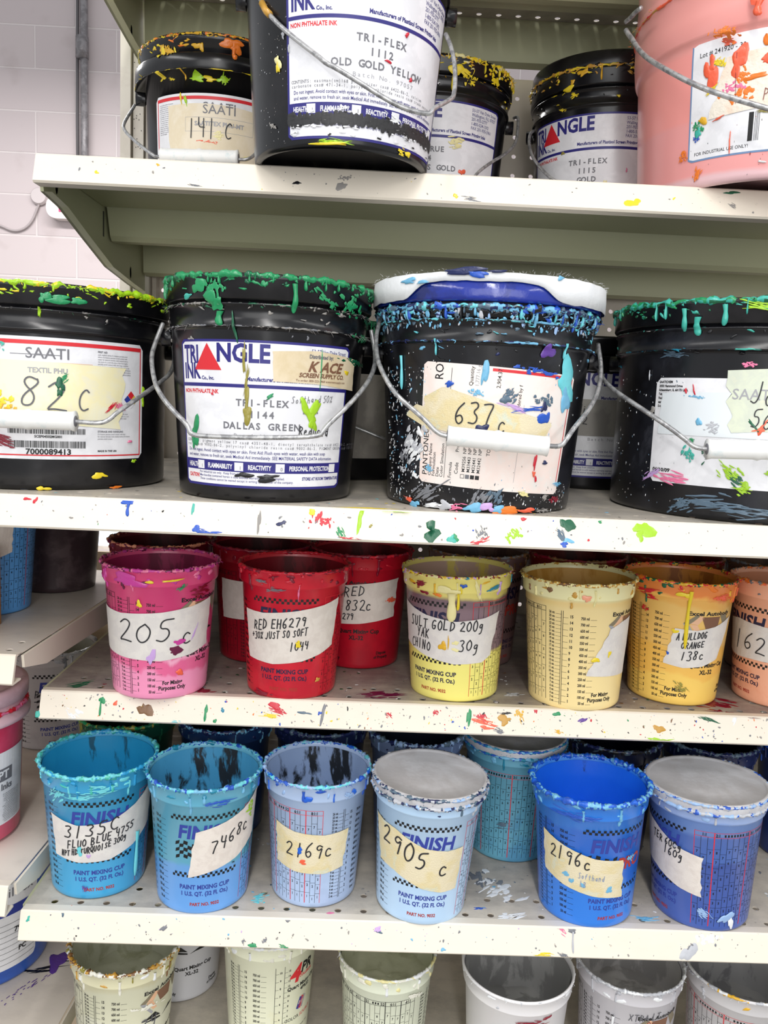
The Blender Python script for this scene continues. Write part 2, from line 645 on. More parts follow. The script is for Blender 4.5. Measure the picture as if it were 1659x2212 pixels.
M_LIP = shelf_mat('beige_enamel', (233, 223, 207), (226, 215, 199), (120, 108, 98), 7, 130, .6)
M_DECK = shelf_mat('worn_beige_deck', (205, 196, 182), (158, 152, 144), (96, 92, 92), 12, 50, .5)
M_DECK3 = shelf_mat('ink_rubbed_beige_deck', (182, 174, 160), (134, 122, 118), (100, 70, 76), 14, 40, .40)
M_UNDER = mat('bounce_tinted_enamel', (186, 187, 152), .4)  # beige enamel with green bounced light mixed into the colour
M_PANEL = mat('pegboard_enamel', (208, 198, 184), .5, (198, 188, 174), 6, .5)
M_POST = mat('ivory_post_enamel', (226, 219, 206), .45, (214, 205, 192), 14, .55)
M_BLACK = mat('black_polythene', (17, 17, 20), .23, (28, 27, 30), 22, .55, bump=.05, bscale=60)
M_BLACKM = mat('scuffed_black_polythene', (19, 19, 23), .27, [(33, 34, 40), (62, 64, 72)], 16, .56, sharp=.14)
M_WIRE = mat('galvanised_wire', (186, 186, 186), .32, (140, 140, 142), 160, .52, metal=.55)
M_GRIP = mat('white_plastic_grip', (236, 236, 234), .35, [(222, 228, 228), (150, 180, 190)], 90, .6)
M_LABEL = mat('white_label_paper', (236, 236, 240), .38, (226, 226, 230), 40, .5)
M_LABELC = mat('cream_label_paper', (240, 236, 226), .42, [(240, 234, 190), (236, 226, 214)], 22, .52)
M_LABELP = mat('stained_label_paper', (238, 230, 224), .42, [(240, 222, 214), (228, 226, 222)], 18, .5)
M_TAPE = mat('masking_tape', (226, 217, 208), .6, (218, 208, 199), 90, .5, bump=.15, bscale=900)
M_TAPEY = mat('yellowed_masking_tape', (226, 214, 182), .6, [(222, 206, 160), (206, 214, 200)], 40, .5, bump=.3, bscale=800)
M_TAPET = mat('off_white_masking_tape', (222, 217, 211), .55, (214, 209, 205), 80, .5, bump=.15, bscale=900)
INKS = dict(
    black=(18, 18, 20), navy=(40, 36, 120), dnavy=(28, 26, 62), red=(214, 40, 50), grey=(112, 112, 118), blue=(50, 55, 150), pblue=(48, 62, 150), dred=(170, 50, 40), white=(238, 238, 240),
    ltgrey=(160, 160, 165), brown=(122, 84, 62), bronze=(128, 118, 96), peach=(226, 178, 142), lilac=(120, 120, 170))
for k_, v_ in INKS.items():
    INKS[k_] = mat('print_' + k_, v_, .45)
PEN = mat('marker_ink', (38, 38, 42), .5)
PENG = mat('grey_marker_ink', (92, 92, 98), .5)
PENB = mat('brown_marker_ink', (140, 84, 74), .5)


def P(name, col, rough=.3, **k):
    k.setdefault('bump', .35)
    k.setdefault('bscale', 160)
    k.setdefault('coat', .15)
    return mat('ink_' + name, col, rough, **k)


G = dict(
    green=P('green', (30, 142, 88)), dgreen=P('dark_green', (18, 92, 62)), lime=P('lime', (160, 206, 34)), yel=P('yellow', (232, 206, 40)), gold=P('gold', (222, 172, 40)),
    orange=P('orange', (232, 122, 36)), coral=P('coral', (236, 98, 66)), red=P('red', (204, 28, 50)), crim=P('crimson', (128, 16, 40)), pink=P('pink', (232, 120, 160)), mag=P('magenta', (198, 60, 150)),
    purple=P('purple', (96, 60, 150)), lilac=P('lilac', (196, 160, 216)), blue=P('blue', (34, 84, 186)), navy=P('navy', (26, 36, 84)), sky=P('sky', (112, 178, 214)), aqua=P('aqua', (108, 204, 214)),
    teal=P('teal', (30, 130, 160)), turq=P('turquoise', (64, 176, 160)), white=P('white', (236, 238, 240)), lgrey=P('light_grey', (186, 188, 194)), grey=P('grey', (120, 122, 128)), dust=P('dust', (150, 146, 142), .9),
    black=P('black', (22, 22, 26)), cream=P('cream', (232, 222, 160)), olive=P('olive', (150, 140, 60)), brown=P('brown', (120, 84, 50)), slate=P('slate', (84, 106, 124)), powder=P('powder_blue', (150, 182, 224)),
    royal=P('royal_blue', (28, 96, 206)), cyan=P('cyan', (40, 150, 202)), peach=P('peach', (238, 160, 126)), ivory=P('ivory', (232, 230, 216)), plum=P('plum', (100, 20, 60)), ochre=P('ochre', (196, 148, 60)))

# ------------------------------------------------------------------ setting
wallm = bpy.data.materials.new('painted_cinder_block')
wallm.use_nodes = True
nt = wallm.node_tree
bs = nt.nodes['Principled BSDF']
bs.inputs['Roughness'].default_value = .6
tc = nt.nodes.new('ShaderNodeTexCoord')
mp = nt.nodes.new('ShaderNodeMapping')
sx = nt.nodes.new('ShaderNodeSeparateXYZ')
cb = nt.nodes.new('ShaderNodeCombineXYZ')
nt.links.new(tc.outputs['Object'], sx.inputs[0])
nt.links.new(sx.outputs[0], cb.inputs[0])
nt.links.new(sx.outputs[2], cb.inputs[1])
nt.links.new(cb.outputs[0], mp.inputs[0])
mp.inputs['Location'].default_value = (1.758 + 4.06, -1.782 - ZC + 4.06, 0)
bk = nt.nodes.new('ShaderNodeTexBrick')
bk.inputs['Scale'].default_value = 1
bk.inputs['Brick Width'].default_value = .4064
bk.inputs['Row Height'].default_value = .2032
bk.inputs['Mortar Size'].default_value = .006
bk.inputs['Mortar Smooth'].default_value = .4
bk.inputs['Color1'].default_value = lin((198, 186, 186))
bk.inputs['Color2'].default_value = lin((192, 180, 181))
bk.inputs['Mortar'].default_value = lin((210, 200, 199))
nt.links.new(mp.outputs[0], bk.inputs['Vector'])
nz = nt.nodes.new('ShaderNodeTexNoise')
nz.inputs['Scale'].default_value = 5
nz.inputs['Detail'].default_value = 8
mx = nt.nodes.new('ShaderNodeMix')
mx.data_type = 'RGBA'
mr = nt.nodes.new('ShaderNodeMapRange')
mr.inputs[1].default_value = .58
mr.inputs[2].default_value = .95
nt.links.new(tc.outputs['Object'], nz.inputs['Vector'])
nt.links.new(nz.outputs['Fac'], mr.inputs[0])
nt.links.new(mr.outputs[0], mx.inputs[0])
nt.links.new(bk.outputs['Color'], mx.inputs[6])
mx.inputs[7].default_value = lin((168, 154, 152))
nt.links.new(mx.outputs[2], bs.inputs['Base Color'])
bp = nt.nodes.new('ShaderNodeBump')
bp.inputs['Strength'].default_value = .6
bp.inputs['Distance'].default_value = .004
bp.invert = True
nt.links.new(bk.outputs['Fac'], bp.inputs['Height'])
nt.links.new(bp.outputs[0], bs.inputs['Normal'])
WY = 4.4
b = MB()
# wall with a window opening low on the left, seen under the shelf
wx0, wx1, wz0, wz1 = -1.56, -1.30, ZC - .87, ZC - .60
for a, c in (((-3.2, WY, 0), (wx0, WY + .2, ZC + 2.2)), ((wx1, WY, 0), (3.4, WY + .2, ZC + 2.2)), ((wx0, WY, 0), (wx1, WY + .2, wz0)), ((wx0, WY, wz1), (wx1, WY + .2, ZC + 2.2))):
    b.box(a, c, wallm)
o = b.build('wall_back')
o['kind'] = 'structure'
b = MB()
b.box((-3.2, -3.4, -.05), (3.4, WY + .2, 0), mat('sealed_concrete', (150, 146, 140), .5, (132, 128, 122), 3, .5))
o = b.build('floor')
o['kind'] = 'structure'
# bright window pane: daylight behind
wm = bpy.data.materials.new('daylit_window_glass')
wm.use_nodes = True
wb = wm.node_tree.nodes['Principled BSDF']
wb.inputs['Base Color'].default_value = lin((220, 235, 245))
wb.inputs['Emission Color'].default_value = lin((214, 238, 250))
wb.inputs['Emission Strength'].default_value = 1.1
b = MB()
b.box((wx0, WY + .1, wz0), (wx1, WY + .11, wz1), wm)
for a, c in (((wx0, WY + .08, wz0), (wx0 + .02, WY + .12, wz1)), ((wx1 - .02, WY + .08, wz0), (wx1, WY + .12, wz1)), ((wx0, WY + .08, wz0), (wx1, WY + .12, wz0 + .02))):
    b.box(a, c, M_POST)
o = b.build('window_1')
o['kind'] = 'structure'

# conduit, cable and switch box on the wall
pipe_m = mat('grey_conduit', (142, 138, 140), .4, (118, 114, 116), 30, .5, metal=.3)
t = thing('wall_conduit', 'grey vertical metal conduit running up the cinder block wall', 'pipe', (-1.50, WY - .035, ZC + .95))
b = MB()
tube(b, [(0, 0, .05), (.004, 0, .3), (0, 0, 1.4)], .018, pipe_m, 14)
b.build('pipe', t, True)
b = MB()
tube(b, [(-.034, .01, .05), (-.036, .01, .4), (-.03, .01, 1.4)], .008, mat('dark_cable', (96, 92, 94), .6), 8)
b.build('cable', t, True)
b = MB()
tube(b, [(-.008, 0, .68), (-.008, 0, .78)], .031, pipe_m, 14)
b.build('coupling', t, True)
t = thing('alarm_box', 'small rounded white wall box with a pink red square, beside the shelf bracket', 'alarm box', (-1.50, WY - .05, ZC + .905))
b = MB()
pr = chaikin([(-.18, -.055), (-.06, -.055), (.12, -.055), (.17, -.055), (.17, .055), (.12, .055), (-.06, .055), (-.18, .055)], 3, True)
n = len(pr)
b.add([(x, -.02, z) for x, z in pr] + [(x, .045, z) for x, z in pr], [list(range(n)), list(range(n, 2 * n))[::-1]] + [(i, n + i, n + (i + 1) % n, (i + 1) % n) for i in range(n)], mat('white_box_plastic', (226, 216, 212), .4))
b.build('housing', t)
b = MB()
b.box((-.115, -.024, -.022), (-.055, -.019, .018), mat('pink_red_square', (236, 70, 130), .5))
b.build('indicator', t)
t = tag(obj('junction_disc', *(lambda v: v)([[(.045 * math.cos(i * PI / 12) * q, -.015 * (q < 1), .045 * math.sin(i * PI / 12) * q) for q in (1, .82, .01) for i in range(24)], [(j * 24 + i, j * 24 + (i + 1) % 24, (j + 1) * 24 + (i + 1) % 24, (j + 1) * 24 + i) for j in range(2) for i in range(24)]]), mats=mat('painted_disc', (196, 186, 186), .5)), 'round painted junction cover on the block wall', 'junction cover')
t.location = (-1.735, WY - .012, ZC + .965)
b = MB()
tube(b, chaikin([(-2.1, WY - .01, ZC + .84), (-1.95, WY - .012, ZC + .82), (-1.86, WY - .012, ZC + .78), (-1.78, WY - .012, ZC + .82), (-1.735, WY - .012, ZC + .93)], 3), .006, mat('painted_cable', (168, 158, 158), .6), 6)
tag(b.build('wall_cable', None, True), 'thin painted cable looping across the block wall', 'cable')

# ------------------------------------------------------------------ shelving
IN = .0254


def cells(mb, S, xs, y0, p, m, th, r=.0034, n=16, hole=True):
    """a row of square cells with a round hole; S(u,v,off)"""
    for x0 in xs:
        cx, cy = x0 + p / 2, y0 + p / 2
        A, B = [], []
        for k in range(n):
            t = 2 * PI * k / n + PI / 4
            c, s = math.cos(t), math.sin(t)
            q = (p / 2) / max(abs(c), abs(s))
            A.append((cx + c * q, cy + s * q))
            B.append((cx + c * r, cy + s * r))
        V = [S(u, v, 0) for u, v in A] + [S(u, v, 0) for u, v in B] + [S(u, v, -th) for u, v in B] + [S(u, v, -th) for u, v in A]
        Fc = []
        for j in range(3):
            for k in range(n):
                Fc.append((j * n + k, j * n + (k + 1) % n, (j + 1) * n + (k + 1) % n, (j + 1) * n + k))
        mb.add(V, Fc, m)


def quad(mb, S, x0, y0, x1, y1, m, th):
    V = [S(x0, y0, 0), S(x1, y0, 0), S(x1, y1, 0), S(x0, y1, 0), S(x0, y0, -th), S(x1, y0, -th), S(x1, y1, -th), S(x0, y1, -th)]
    mb.add(V, [(0, 1, 2, 3), (7, 6, 5, 4)] + [(i, i + 4, (i + 1) % 4 + 4, (i + 1) % 4) for i in range(4)], m)


def deck(mb, x0, x1, y0, y1, z, rows, xoff, m):
    S = Plane((0, 0, z), (1, 0, 0), (0, 1, 0))
    nx = int((x1 - x0 - xoff + IN / 2) // IN)
    a = x0 + xoff - IN / 2
    while a < x0:
        a += IN
        nx -= 1
    while a + nx * IN > x1:
        nx -= 1
    e = a + nx * IN
    y = y0
    for r in rows:
        quad(mb, S, x0, y, x1, r - IN / 2, m, .0012)
        if a > x0:
            quad(mb, S, x0, r - IN / 2, a, r + IN / 2, m, .0012)
        quad(mb, S, e, r - IN / 2, x1, r + IN / 2, m, .0012)
        cells(mb, S, [a + i * IN for i in range(nx)], r - IN / 2, IN, m, .0012)
        y = r + IN / 2
    quad(mb, S, x0, y, x1, y1, m, .0012)


def lip_profile(D, z):
    return [(D, z), (D + .0015, z + .0012), (D + .012, z + .0002), (D + .012, z - .0012), (D + .0028, z - .0014), (D - .004, z - .0245), (D + .010, z - .0245), (D + .010, z - .0262), (D - .0062, z - .0264), (D - .0078, z - .0245)]


def shelf(name, label, x0, x1, D, z, back, rows, xoff, dm=M_DECK, end_l=True, end_r=False, depth=.0, origin=None, ang=0, channel=True, group=None):
    t = thing(name, label, 'shelf', group=group)
    b = MB()
    deck(b, x0, x1, D + .012, back, z, rows, xoff, dm)
    b.build('deck', t)
    b = MB()
    b.extrude_x(lip_profile(D, z), x0, x1, M_LIP)
    b.build('front_lip', t)
    if channel:
        b = MB()
        D1 = D + .195
        b.extrude_x([(D1, z - .0015), (D1 + .004, z - .012), (D1 + .012, z - .032), (D1 + .018, z - .037), (D1 + .030, z - .037), (D1 + .036, z - .034), (D1 + .052, z - .034), (D1 + .052, z - .0015)], x0 + .003, x1, M_UNDER)
        b.build('stiffening_channel', t)
        b = MB()
        b.extrude_x([(D + .062, z - .0014), (D + .19, z - .0014), (D + .19, z - .003), (D + .062, z - .003)], x0 + .001, x1, M_UNDER)
        b.build('underside_sheet', t)
        b = MB()
        b.extrude_x([(back - .04, z - .0014), (back - .036, z - .052), (back - .022, z - .055), (back - .022, z - .053), (back - .034, z - .05), (back - .037, z - .0014)], x0 + .003, x1, M_UNDER)
        b.build('rear_flange', t)
    # side bracket, tapering to the upright
    pr = [(D + .012, z - .0006), (D + .018, z - .0285), (D + .060, z - .033), (D + .120, z - .048), (D + .205, z - .068), (D + .29, z - .075), (D + .34, z - .078), (back + .005, z - .105), (back + .005, z - .0006)]
    if end_l:
        b = MB()
        b.extrude_x(pr, x0 - .003, x0 + .0002, M_UNDER)
        # folded lower flange
        for (ya, za), (yb, zb) in zip(pr[1:7], pr[2:8]):
            b.add([(x0 - .003, ya, za), (x0 + .008, ya, za), (x0 + .008, yb, zb), (x0 - .003, yb, zb)], [(0, 1, 2, 3)], M_UNDER)
        b.build('bracket', t)
        b = MB()
        for yy, zz in ((D + .05, z - .016), (D + .3, z - .06)):
            V = [(x0 + .0002, yy + .0035 * math.cos(k * PI / 6), zz + .0075 * math.sin(k * PI / 6)) for k in range(12)]
            b.add(V, [list(range(12))], M_POST)
        b.box((x0 + .0002, D + .19, z - .036), (x0 + .0008, D + .193, z - .008), INKS['black'])
        b.build('slots', t, label='small punched slots in the bracket')
    if end_r:
        b = MB()
        b.extrude_x([(D + .010, z - .002), (D + .012, z - .0145), (D + .06, z - .026), (D + .30, z - .033 + (z < 1) * .019), (back, z - .033 + (z < 1) * .019), (back, z - .002)], x1 + .0005, x1 + .003, M_LIP)
        b.build('bracket', t)
    return t


SH1 = shelf('metal_shelf', 'beige metal shelf carrying the top row of buckets, underside coloured olive with painted bounce light', -.317, 1.0, .794, S1, 1.18, [.8119, .8373, 1.106, 1.1314], .003)
SH0 = shelf('metal_shelf', 'topmost metal shelf, only its perforated underside showing above the buckets', -.317, 1.0, .794, ZC + .503, 1.18, [1.106, 1.1314], .003)
SH2 = shelf('metal_shelf', 'long beige metal shelf under the row of black wire-handled buckets', -1.05, 1.0, .700, S2, 1.18, [.7180, .7434, 1.106, 1.1314], .003, end_l=False)
SH3 = shelf('metal_shelf', 'ink-speckled beige metal shelf holding the pink, red and yellow mixing cups', -.317, 1.0, .794, S3, 1.18, [.8119, .8373, 1.106, 1.1314], .0021, M_DECK3)
SH4 = shelf('metal_shelf', 'beige perforated metal shelf holding the blue mixing cups', -.317, 1.0, .739, S4, 1.18, [.7565, .7819, 1.106, 1.1314], .0007 + IN)
SH5 = shelf('metal_shelf', 'lowest metal shelf, below the blue cups, holding white and cream cups', -.30, 1.0, .70, S5, 1.18, [1.106, 1.1314], .003, end_l=True)

# splatter of ink on the lips and decks
def u_of(px, py, D):
    """helper: x and z of a photo point on a vertical plane at distance D"""
    d = r2 * ((px - 829.5) / F_PX) + u2 * ((1106 - py) / F_PX) + fw
    return d.x * D / d.y, d.z * D / d.y + ZC


def spl(t, D, z, marks, seed, n, cols, x0=-.31, x1=.62):
    rnd = random.Random(seed)
    b = MB()
    S = Plane((0, D - .0002, z), (1, 0, 0), (0, -.26, -.965))
    # v runs down the sloping lip face: flip normal by using u,v order
    def L(u, v, o=0):
        v = min(max(v, .0002), .0243)
        return (u, D - .0078 * (v / .0245) - o, z - v)
    for _ in range(n):
        u, v = rnd.uniform(x0, x1), rnd.uniform(.001, .0235)
        s = rnd.choice([.0002, .0003, .0003, .0004, .0006, .0009])
        blob(b, L, u, v, s * rnd.uniform(.6, 2.2), s, G[rnd.choice(cols + ['dust', 'dust', 'grey', 'dust'])], rnd, h=.00015, off=.0001, ang=rnd.uniform(0, 3), n=8)
    for px, py, a, bb, c, kind, ang in marks:
        u, zz = u_of(px, py, D - .004)
        v = min(max(z - zz, .001), .024)
        k = .00046
        if kind == 's':
            smear(b, L, u, v, a * k, bb * k, G[c], rnd, 10, ang, off=.0001)
        elif kind == 'd':
            L2 = lambda uu, vv, o=0: L(uu, -vv, o)
            drip(b, L2, u, -v, bb * k, a * k, G[c], rnd, h=.0008)
        else:
            blob(b, L, u, v, a * k, bb * k, G[c], rnd, h=.0003, off=.0001, ang=ang, irr=.5, n=18)
    b.build('ink_marks', t, True, label='spots and smears of dried ink')


spl(SH1, .794, S1, [(740, 400, 10, 8, 'dust', 'b', 0), (1018, 432, 22, 5, 'grey', 's', .1), (1370, 437, 14, 8, 'yel', 'b', 0), (1582, 445, 10, 6, 'dust', 's', .3), (1578, 414, 14, 3, 'dgreen', 'b', 0), (745, 385, 6, 16, 'dust', 's', 1.4),
                     (985, 424, 5, 4, 'yel', 'b', 0), (340, 355, 4, 2, 'gold', 'b', 0), (210, 372, 4, 3, 'yel', 'b', 0), (420, 402, 14, 2, 'grey', 's', .1), (640, 396, 9, 3, 'black', 'b', 0)], 3, 60, ['dust', 'grey', 'black', 'dust', 'yel'])
spl(SH2, .700, S2, [(275, 1088, 10, 5, 'blue', 'b', 0), (276, 1090, 4, 22, 'blue', 'd', 0), (55, 1078, 6, 3, 'red', 'b', .2), (73, 1084, 3, 6, 'red', 'b', .3), (455, 1150, 30, 8, 'blue', 's', .1), (425, 1143, 6, 8, 'blue', 'b', 0), (415, 1082, 2, 22, 'turq', 'b', 0), (612, 1130, 8, 4, 'navy', 'b', -.3),
                     (695, 1125, 11, 25, 'red', 's', 1.5), (676, 1106, 7, 5, 'yel', 'b', 0), (780, 1118, 5, 26, 'lime', 'b', .1), (735, 1150, 14, 8, 'green', 's', 1), (755, 1167, 26, 4, 'red', 's', .2), (930, 1146, 14, 16, 'dgreen', 'b', .6), (977, 1162, 9, 6, 'turq', 'b', 0), (985, 1160, 7, 4, 'green', 'b', 1),
                     (1040, 1150, 10, 14, 'grey', 's', 1.2), (1035, 1170, 16, 5, 'red', 's', -.3), (1112, 1155, 12, 16, 'lime', 's', .9), (1225, 1135, 14, 11, 'dgreen', 'b', .4), (1212, 1158, 16, 9, 'slate', 's', 1.0), (1218, 1176, 7, 5, 'blue', 'b', 0), (1225, 1168, 8, 5, 'sky', 'b', 0), (1388, 1142, 17, 14, 'lime', 'b', .2), (1385, 1156, 7, 12, 'lime', 'b', 0),
                     (1300, 1125, 4, 3, 'green', 'b', 0), (1135, 1122, 5, 3, 'red', 'b', 0), (560, 1130, 3, 20, 'dust', 'b', 0), (800, 1136, 3, 3, 'olive', 'b', 0)], 5, 150, ['dust', 'grey', 'black', 'red', 'dust', 'green', 'dust', 'blue'], -.4, .6)
spl(SH3, .794, S3, [(85, 1545, 5, 14, 'turq', 'b', 0), (218, 1512, 5, 8, 'green', 'b', 0), (217, 1512, 3, 34, 'green', 'd', 0), (155, 1543, 16, 8, 'white', 's', .7), (172, 1535, 9, 4, 'white', 'b', .6), (310, 1529, 14, 13, 'brown', 'b', 0), (250, 1520, 4, 5, 'coral', 'b', 0), (595, 1527, 16, 6, 'red', 'b', .3), (600, 1535, 20, 9, 'red', 's', .4), (583, 1546, 26, 5, 'yel', 's', .1),
                     (660, 1540, 12, 3, 'slate', 'b', .1), (700, 1535, 4, 18, 'grey', 'b', .2), (690, 1542, 5, 3, 'blue', 'b', 0), (445, 1538, 4, 14, 'green', 'b', 0), (480, 1533, 4, 4, 'teal', 'b', 0), (466, 1555, 4, 4, 'green', 'b', 0), (943, 1540, 5, 12, 'red', 's', 1.2), (1045, 1560, 30, 14, 'coral', 's', .25), (1040, 1550, 12, 14, 'red', 's', 1), (1012, 1548, 4, 20, 'green', 'b', .1),
                     (1092, 1557, 13, 10, 'ochre', 'b', 0), (1095, 1543, 14, 3, 'black', 's', 0), (1125, 1545, 12, 12, 'gold', 's', 1.2), (1205, 1544, 7, 5, 'green', 'b', 0), (1258, 1558, 12, 3, 'purple', 'b', -.4), (1205, 1578, 8, 5, 'gold', 's', .4), (1422, 1574, 13, 7, 'ochre', 'b', 0), (1530, 1556, 26, 4, 'dgreen', 's', .2), (1590, 1558, 4, 14, 'white', 'b', .4), (1425, 1597, 30, 5, 'lime', 's', .05),
                     (1080, 1578, 14, 6, 'grey', 's', .2), (1160, 1520, 3, 8, 'red', 'b', 0), (840, 1545, 7, 6, 'red', 's', .8), (380, 1560, 10, 3, 'aqua', 's', 0)], 9, 420, ['dust', 'grey', 'red', 'red', 'green', 'black', 'dust', 'yel', 'blue', 'brown', 'orange'])
spl(SH4, .739, S4, [(355, 2004, 8, 4, 'grey', 'b', -.7), (620, 1990, 4, 3, 'grey', 'b', 0), (545, 2070, 10, 4, 'green', 'b', 0), (615, 2048, 10, 5, 'green', 's', .2), (59, 1989, 3, 6, 'turq', 'b', .2), (132, 1980, 2, 7, 'slate', 'b', 0), (528, 2030, 4, 6, 'grey', 's', .8), (572, 2030, 5, 8, 'grey', 's', .9), (1170, 2060, 26, 8, 'yel', 's', .05), (1215, 2063, 16, 6, 'grey', 's', .5), (1238, 2014, 10, 5, 'grey', 'b', 0),
                     (1240, 2016, 3, 42, 'lgrey', 'd', 0), (1485, 2055, 12, 20, 'lgrey', 'b', .7), (1490, 2048, 7, 14, 'grey', 's', .9), (1215, 2010, 12, 5, 'pink', 's', .7), (815, 2012, 8, 5, 'lilac', 'b', -.3), (958, 2047, 4, 4, 'sky', 'b', 0), (820, 2015, 5, 3, 'slate', 'b', 0), (1530, 2030, 14, 30, 'white', 's', 1.5)], 13, 170, ['dust', 'grey', 'dust', 'lgrey', 'sky', 'lilac', 'black'])


def floor_marks(t, z, marks, seed, n, cols, x0, x1, y0, y1):
    rnd = random.Random(seed)
    b = MB()
    S = lambda u, v, o=0: (u, v, z + o)
    for _ in range(n):
        s = rnd.choice([.0005, .0007, .001, .0016])
        blob(b, S, rnd.uniform(x0, x1), rnd.uniform(y0, y1), s * rnd.uniform(.7, 2), s, G[rnd.choice(cols)], rnd, h=.00015, off=.00005, ang=rnd.uniform(0, 3), n=8)
    for px, py, a, bb, c, kind, ang in marks:
        d = r2 * ((px - 829.5) / F_PX) + u2 * ((1106 - py) / F_PX) + fw
        k = (z - ZC) / d.z
        f = (smear if kind == 's' else blob)
        if kind == 's':
            smear(b, S, d.x * k, d.y * k, a * .00046, bb * .00046, G[c], rnd, 10, ang, off=.00005)
        else:
            blob(b, S, d.x * k, d.y * k, a * .00046, bb * .00046, G[c], rnd, h=.0003, off=.00005, ang=ang, n=18)
    b.build('ink_marks', t, True, label='dried ink on the deck')


floor_marks(SH4, S4, [(1075, 1920, 40, 60, 'white', 's', .8), (1030, 1900, 26, 60, 'grey', 's', 1.2), (1095, 1985, 40, 22, 'white', 's', .4), (1400, 1985, 30, 16, 'sky', 's', 0), (1035, 1962, 14, 6, 'blue', 's', 0), (700, 1978, 16, 12, 'pink', 'b', 0), (1000, 1830, 24, 20, 'slate', 'b', .4), (560, 1940, 20, 20, 'aqua', 's', .3), (150, 1960, 12, 9, 'peach', 'b', 0)], 21, 200, ['white', 'grey', 'sky', 'lgrey', 'slate', 'dust'], -.3, .6, .752, .92)
floor_marks(SH3, S3, [(1545, 1520, 50, 60, 'crim', 's', -.5), (1590, 1545, 70, 14, 'plum', 's', -.2), (820, 1500, 60, 30, 'plum', 's', .2), (1110, 1500, 20, 10, 'lgrey', 's', .3), (430, 1490, 30, 40, 'crim', 's', .4), (170, 1480, 30, 20, 'dgreen', 's', .7)], 23, 260, ['dust', 'grey', 'crim', 'white', 'brown', 'dgreen'], -.3, .6, .81, .95)
floor_marks(SH2, S2, [(780, 1098, 60, 12, 'yel', 's', .05), (860, 1106, 20, 5, 'lime', 's', 0), (815, 1078, 4, 4, 'aqua', 'b', 0), (1310, 1107, 5, 3, 'sky', 'b', 0)], 25, 120, ['dust', 'grey', 'black', 'aqua', 'yel'], -.45, .6, .712, .80)

# pegboard back and upright
b = MB()
S = Plane((0, 1.191, 0), (1, 0, 0), (0, 0, 1))
zt = ZC + .4483 + IN / 2 - IN
nz_ = 43
x_start = .1833 - IN / 2 - 19 * IN
for j in range(nz_):
    z0 = zt + IN - (j + 1) * IN
    if j > 0:
        cells(b, S, [x_start + i * IN for i in range(44)], z0, IN, M_PANEL, .003, r=.0031, n=12)
    else:
        quad(b, S, x_start, z0 + .012, x_start + 44 * IN, z0, M_PANEL, .003)
o = tag(b.build('pegboard_panel'), 'beige perforated back panel standing behind the shelves', 'pegboard')
o['kind'] = 'structure'
del o['kind']
b = MB()
b.box((-.3475, 1.150, .2), (-.334, 1.19, ZC + 1.0), M_POST)
b.box((-.332, 1.156, .2), (-.3185, 1.19, ZC + 1.0), M_POST)
b.box((-.334, 1.165, .2), (-.332, 1.19, ZC + 1.0), M_UNDER)
rnd = random.Random(4)
Sp = lambda u, v, o=0: (u, 1.156 - o, v)
for _ in range(70):
    blob(b, Sp, rnd.uniform(-.331, -.320), rnd.uniform(ZC + .2, ZC + .5), .0006, .0008, INKS['black'], rnd, h=.0001, n=7)
tag(b.build('upright_post'), 'ivory metal upright post behind the left ends of the shelves', 'post')
b = MB()
b.box((-.317, 1.162, .2), (-.3115, 1.187, ZC + .43), M_POST)
b.box((-.309, 1.17, .2), (-.3035, 1.187, ZC + .43), M_PANEL)
tag(b.build('panel_edge_rail'), 'narrow beige rail along the left edge of the pegboard', 'rail')

# neighbouring bay to the left
LA, LB, LC = ZC - .25, ZC - .475, ZC - .70
for z, lab, cx in ((LA, 'neighbouring metal shelf on the left, holding a blue cup and a dark cup', -.322), (LB, 'neighbouring metal shelf on the left, under the lidded pink ink tub', -.327), (LC, 'lowest neighbouring metal shelf on the left, holding a blue pail, purple splat on it', -.322)):
    D = .7476 if z != LB else .735
    t = shelf('metal_shelf', lab, -1.0 - cx - .322 + .322, 0, 0, z, .385, [.018, .0434], .003, shelf_mat('pale_beige_deck', (222, 212, 200), (200, 190, 180), (110, 104, 104), 10, 70, .58), end_l=False, end_r=True, channel=False)
    t.location = (cx, D, 0)
    t.rotation_euler = (0, 0, -.045)
    if z == LC:
        rnd = random.Random(8)
        b = MB()
        S = lambda u, v, o=0: (u, v, LC + o)
        blob(b, S, -.045, .185, .011, .016, G['purple'], rnd, h=.0004, ang=.4, irr=.5, n=24)
        for _ in range(30):
            q = rnd.uniform(0, 1)
            blob(b, S, -.045 - q * .035 + rnd.uniform(-.006, .006), .165 - q * .06, .0006, .0025 * (1 - q) + .0008, G['purple'], rnd, h=.0002, ang=-.4, n=8)
        smear(b, S, -.06, .17, .03, .008, G['black'], rnd, 8, .3)
        b.build('ink_splat', t, True, label='dark purple ink splat')
b = MB()
b.box((-1.1, 1.176, .2), (-.35, 1.186, ZC - .232), mat('tan_back_panel', (196, 176, 150), .5))
tag(b.build('back_panel'), 'tan back panel behind the neighbouring left shelves', 'panel')

# ------------------------------------------------------------------ mixing cups
H_CUP = .133
CUP_PTS = [(.0472, .006), (.0545, .114), (.0568, .1155), (.0582, .130), (.0592, .1325)]


